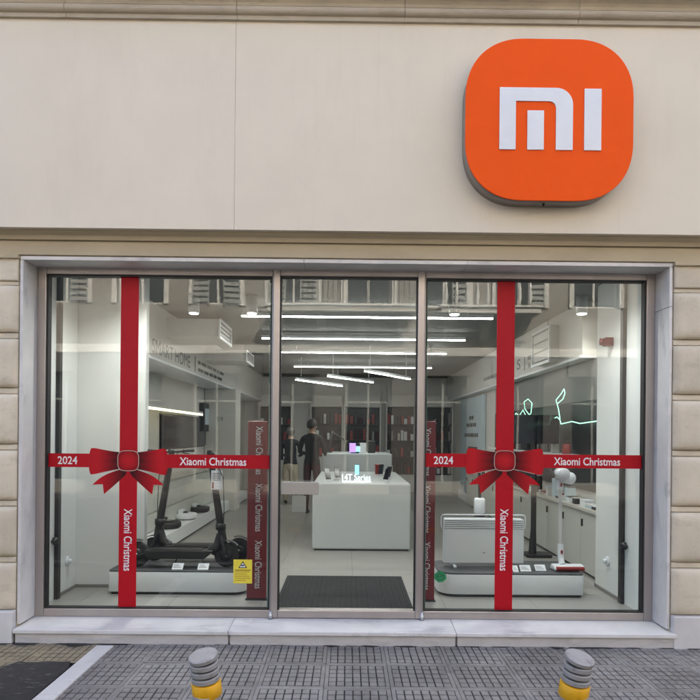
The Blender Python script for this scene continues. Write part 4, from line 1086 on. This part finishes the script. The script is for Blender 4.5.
# ================================================================== back wall display bays with hanging stock
pcols = [('black', 'black'), ('dark', 'dark grey'), ('accred', 'red'), ('redstripe', 'maroon'), ('ctop', 'tan'), ('white', 'white'), ('skirt', 'grey')]
wts = [4, 4, 3.5, 5, 1.5, 1.5, 2]
BY = YB - .35
bays = [(-2.3, -1.5, .9, 2.3, 'farthest left'), (-.95, -.17, 1.0, 2.3, 'left of centre'), (-.08, .82, 1.0, 2.3, 'centre'), (1.02, 1.72, .55, 2.32, 'right of centre'), (1.95, 2.7, .55, 2.32, 'farthest right')]
for (x0, x1, z0, z1, nm) in bays:
    th = thing('display_bay', ((x0 + x1) / 2, BY, FZ), f'dark stocked wall display bay, {nm} on the back wall', 'display', 'display bays on the back wall')
    box('back_panel', 'black', th, x0, x1, BY + .25, YB - .001, z0, z1)
    for x in (x0 - .04, x1): box('upright', 'iwallw', th, x, x + .0395, BY, YB - .001, FZ, z1 + .1)
    box('header', 'iwallw', th, x0, x1 - .0005, BY, YB - .001, z1 + .001, z1 + .3); box('lower_cupboard', 'iwallw', th, x0, x1 - .0005, BY, YB - .001, FZ, z0 - .001)
    nr = 3 if z0 > .8 else 4
    for r_ in range(nr):
        zz = z0 + .03 + r_ * (z1 - z0 - .05) / nr
        box('shelf', 'dark', th, x0, x1 - .0005, BY + .03, BY + .2495, zz - .02, zz)
        nx_ = 8
        for q in range(nx_):
            i = random.choices(range(len(pcols)), wts)[0]; xx = x0 + (q + .5) * (x1 - x0) / nx_; hh = random.uniform(.14, .3)
            w2 = random.uniform(.028, .043)
            pr_ = MB().box(xx - w2, xx + w2, BY + .07, BY + .17, zz + .001, zz + .001 + hh).build('packaged_product', pcols[i][0], bevel=.005)
            tag(pr_, f'{pcols[i][1]} packaged product, {ORD[q]} from left on {["bottom", "second lowest", "third lowest", "top"][r_ if r_ < nr - 1 else 3]} shelf, {nm} back bay', 'product', 'packaged products in the back bays')

# ================================================================== people
def person(name, loc, rz, H, mats, lab, flare=0, arm='down', hair_r=1.0):
    """mats: shoes, legs, top, skin, hair"""
    th = thing(name, loc, lab, 'person')
    k = H / 1.75
    J = {}; E = []; Rd = {}
    def j(n_, x, y, z, r, par=None):
        J[n_] = Vector((x, y, z)) * k; Rd[n_] = (r[0] * k, r[1] * k) if isinstance(r, tuple) else (r * k, r * k)
        if par: E.append((par, n_))
    j('pelvis', 0, 0, .95, (.15, .11)); j('waist', 0, 0, 1.08, (.135, .10), 'pelvis'); j('chest', 0, 0, 1.28, (.165, .115), 'waist'); j('collar', 0, .01, 1.43, (.11, .075), 'chest')
    j('neck', 0, .0, 1.50, .052, 'collar'); j('skull0', 0, -.01, 1.575, (.068, .078), 'neck'); j('skull1', 0, -.005, 1.65, (.078, .094), 'skull0'); j('skull2', 0, 0, 1.71, (.055, .065), 'skull1')
    for s_ in (-1, 1):
        t = str(s_)
        j('hip' + t, s_ * .09, 0, .88, .088 + flare * .02, 'pelvis'); j('thigh' + t, s_ * .10, -.01, .68, .078 + flare * .035, 'hip' + t); j('knee' + t, s_ * .10, -.01, .48, .06 + flare * .045, 'thigh' + t)
        j('calf' + t, s_ * .10, .01, .32, .055 + flare * .05, 'knee' + t); j('ankle' + t, s_ * .10, .02, .09, .042, 'calf' + t); j('heel' + t, s_ * .10, .01, .045, .042, 'ankle' + t); j('toe' + t, s_ * .12, -.15, .032, (.034, .030), 'heel' + t)
        j('sh' + t, s_ * .185, .0, 1.40, .062, 'collar'); 
        if arm == 'down':
            j('el' + t, s_ * .25, .03, 1.13, .046, 'sh' + t); j('wr' + t, s_ * .23, -.13, .97, .032, 'el' + t); hx_, hy_, hz_ = s_ * .22, -.20, .93; dv = Vector((0, -.75, -.4))
        else:
            j('el' + t, s_ * .26, .0, 1.14, .046, 'sh' + t); j('wr' + t, s_ * .17, -.22, 1.10, .032, 'el' + t); hx_, hy_, hz_ = s_ * .14, -.29, 1.10; dv = Vector((-s_ * .3, -.8, -.1))
        j('palm' + t, hx_, hy_, hz_, (.034, .018), 'wr' + t)
        for f_ in range(4):
            o = (f_ - 1.5) * .017; ln = (.065, .078, .074, .058)[f_]
            b = Vector((hx_ + o * .3, hy_ - .02, hz_ + o * .9)); mid = b + dv * ln * .6; tip = b + dv * ln + Vector((0, 0, -.02))
            j(f'f{f_}a' + t, *mid, .0095, 'palm' + t); j(f'f{f_}b' + t, *tip, .008, f'f{f_}a' + t)
        j('tha' + t, hx_ - s_ * .035, hy_ - .0, hz_ + .02, .011, 'palm' + t); j('thb' + t, hx_ - s_ * .05, hy_ - .035, hz_ + .02, .009, 'tha' + t)
    names = list(J); ix = {n_: i for i, n_ in enumerate(names)}
    me = bpy.data.meshes.new('body'); me.from_pydata([J[n_] for n_ in names], [(ix[a], ix[b]) for a, b in E], [])
    ob = bpy.data.objects.new('body', me); COL.objects.link(ob)
    sk = ob.modifiers.new('skin', 'SKIN'); sk.use_smooth_shade = True
    for i, n_ in enumerate(names):
        me.skin_vertices[0].data[i].radius = Rd[n_]; me.skin_vertices[0].data[i].use_root = n_ == 'pelvis'
    ss = ob.modifiers.new('sub', 'SUBSURF'); ss.levels = 1; ss.render_levels = 1
    bpy.context.view_layer.update()
    m2 = bpy.data.meshes.new_from_object(ob.evaluated_get(bpy.context.evaluated_depsgraph_get()))
    bpy.data.objects.remove(ob)
    m2.materials.clear()
    for m_ in mats[:4]: m2.materials.append(M[m_])
    for p_ in m2.polygons:
        c_ = p_.center / k; ax = abs(c_.x)
        if c_.z > 1.485: q = 3
        elif c_.z < .075: q = 0
        elif arm == 'down' and c_.y < -.14 and .8 < c_.z < 1.05 and ax > .13: q = 3
        elif arm != 'down' and c_.y < -.23 and c_.z > 1.0: q = 3
        elif c_.z < .93 and not (ax > .19 and c_.z > .8): q = 1
        else: q = 2
        p_.material_index = q; p_.use_smooth = True
    body = bpy.data.objects.new('body', m2); COL.objects.link(body); body.parent = th; ORG[body.name] = Vector(loc)
    # hair: a cap over the back and top of the skull, uneven
    mb = MB(); N, Mr = 18, 9; V = []
    for i in range(Mr + 1):
        ph = math.pi * .70 * i / Mr
        for q in range(N):
            a = 2 * math.pi * q / N; back = .5 + .5 * math.sin(a)
            pp = ph * (.55 + .45 * back); rr = 1 + .09 * random.random()
            V.append(Vector((.092 * hair_r * rr * math.sin(pp) * math.cos(a), .012 + .108 * hair_r * rr * math.sin(pp) * math.sin(a), 1.645 + .112 * hair_r * rr * math.cos(pp))) * k + Vector(loc))
    mb.add(V, [(i * N + q, i * N + (q + 1) % N, (i + 1) * N + (q + 1) % N, (i + 1) * N + q) for i in range(Mr) for q in range(N)], 0, True)
    mb.build('hair', mats[4], th)
    # face: nose, ears, eyes
    fm = MB(); L0 = Vector(loc)
    fm.add([L0 + Vector(v) * k for v in ((-.014, -.088, 1.59), (.014, -.088, 1.59), (0, -.118, 1.592), (0, -.09, 1.64))], [(0, 1, 2), (0, 2, 3), (1, 3, 2)], 0, True); fm.build('nose', mats[3], th)
    for s_ in (-1, 1):
        MB().lathe([(.010, -.006), (.024, -.003), (.026, .003), (.012, .008)], L0 + Vector((s_ * .078, .0, 1.61)) * k, 12, axis='x').build('ear', mats[3], th)
        MB().lathe([(.004, -.006), (.011, -.002), (.011, .004)], L0 + Vector((s_ * .03, -.088, 1.625)) * k, 10, axis='y').build('eye', 'black', th)
    MB().box(*(L0.x + q * k for q in (-.022, .022)), *(L0.y + q * k for q in (-.09, -.08)), *(L0.z + q * k for q in (1.555, 1.563))).build('mouth', 'accred', th)
    th.rotation_euler = (0, 0, rz)
    return th
p = PZ(290, 504, FZ)
person('person', (p.x, p.y, FZ), R(172), 1.62, ('black', 'beige', 'topblk', 'skinp', 'hairg'), 'grey-haired person in black top and beige trousers seen from behind', flare=1, arm='fold')
p = PZ(311.5, 514, FZ)
person('person', (p.x, p.y, FZ), R(160), 1.76, ('black', 'redstripe', 'jacket', 'skin', 'hairb'), 'tall dark-haired person in black jacket turned away beside the counter', arm='fold')

# ================================================================== building across the street (seen in the glass)
OY = -12.0
ob_ = thing('opposite_building', (4, OY, 0), 'plastered building across the street with balconies, seen reflected in the shop glass', 'building')
X0, X1, HT = -9.0, 22.0, 9.5
ops = []                                              # window openings
x = X0 + .7
while x < X1 - 1.5:
    ops.append((x, x + 1.25, .25, 3.3)); ops.append((x, x + 1.25, 5.05, 7.6)); x += 2.05
# wall as piers and spandrels around the openings
mb = MB(); px0 = X0
cols = sorted({(a, b) for a, b, z_, _ in ops})
for (a, b) in cols:
    mb.box(px0, a, OY - .5, OY, 0, HT)
    for z0, z1 in ((0, .25), (3.3, 5.05), (7.6, HT)): mb.box(a, b, OY - .5, OY - .002, z0, z1)
    px0 = b
mb.box(px0, X1, OY - .5, OY, 0, HT); mb.build('wall', 'o_wall', ob_)
box('back_wall', 'o_wall', ob_, X0, X1, OY - 9, OY - .51, 0, HT - .01)
for i, (a, b, z0, z1) in enumerate(ops):
    f = MB(); t = .07; yy = OY - .22
    f.box(a, a + t, yy, yy + .06, z0, z1); f.box(b - t, b, yy, yy + .06, z0, z1); f.box(a + t, b - t, yy, yy + .06, z1 - t, z1); f.box(a + t, b - t, yy, yy + .06, z0, z0 + t); f.box((a + b) / 2 - .03, (a + b) / 2 + .03, yy, yy + .06, z0 + t, z1 - t)
    zt_ = z0 + (z1 - z0) * .72; f.box(a + t, b - t, yy + .005, yy + .055, zt_, zt_ + .05)
    w_ = f.build('window', 'o_trim' if z0 > 4 else 'o_shut', ob_)
    box('pane', 'o_glass', w_, a + t, b - t, yy + .02, yy + .03, z0 + t, z1 - t)
    s = MB(); s.box(a - .13, a, OY + .001, OY + .05, z0, z1 + .13); s.box(b, b + .13, OY + .001, OY + .05, z0, z1 + .13); s.box(a, b, OY + .001, OY + .05, z1, z1 + .13); s.build('surround', 'o_trim' if z0 > 4 else 'o_stone', w_)
    if z0 > 4 and i % 6 != 3:
        for sd in ((0, 1), (0,), (0, 1), (1,), (0, 1))[(i * 7 // 2) % 5]:
            xx = a - .02 if sd == 0 else b - .43
            sh_ = MB()
            for q in range(16): sh_.box(xx + .03, xx + .42, OY + .055, OY + .075, z0 + .05 + q * .155, z0 + .15 + q * .155)
            sh_.box(xx, xx + .0295, OY + .052, OY + .085, z0, z1); sh_.box(xx + .4205, xx + .45, OY + .052, OY + .085, z0, z1)
            sh_.build('shutter', 'o_shut', w_)
for k, (a, b, nb, stone) in enumerate(((-2.1, 1.7, 4, False), (2.35, 4.9, 3, True), (9.5, 13.0, 4, False))):
    bal = MB(); bal.box(a, b, OY + .0505, OY + 1.0, 4.72, 4.86); bal.box(a - .04, b + .04, OY + .0505, OY + 1.06, 4.86, 4.92)
    bo = bal.build('balcony', 'o_trim', ob_, bevel=.02)
    for q in range(nb):
        xx = a + .3 + (b - a - .6) * q / (nb - 1)
        MB().prism([(OY + .0505, 4.1), (OY + .2, 4.15), (OY + .35, 4.4), (OY + .8, 4.6), (OY + .85, 4.7195), (OY + .0505, 4.7195)], 'x', xx - .11, xx + .11).build('bracket', 'o_trim', bo)
    rl = MB(); q = a + .12
    while q < b - .1:
        if stone: rl.lathe([(.035, 4.925), (.03, 5.0), (.06, 5.15), (.03, 5.42), (.035, 5.62)], (q, OY + .95, 0), 10); q += .27
        else: rl.tube([(q, OY + .95, 4.92), (q, OY + .95, 5.62)], .011, 6); q += .13
    rl.box(a, b, OY + .90, OY + 1.0, 5.621, 5.70 if stone else 5.66); rl.build('balustrade', 'o_rail' if stone else 'black', bo)
px0 = X0
for (a, b) in cols:
    box('ground_floor_cladding', 'o_stone', ob_, px0 + .002, a - .002 - (.13 if px0 > X0 else 0), OY + .0505, OY + .09, .0, 3.715); px0 = b
for (a, b) in cols: box('shop_signboard', 'o_stone', ob_, a - .13, b + .13, OY + .0505, OY + .16, 3.2, 3.715)
box('string_course', 'o_trim', ob_, X0 - .05, X1, OY + .0515, OY + .14, 3.72, 3.95, bevel=.02)
box('roof_cornice', 'o_trim', ob_, X0 - .1, X1, OY - .4, OY + .4, HT + .001, HT + .3, bevel=.03)
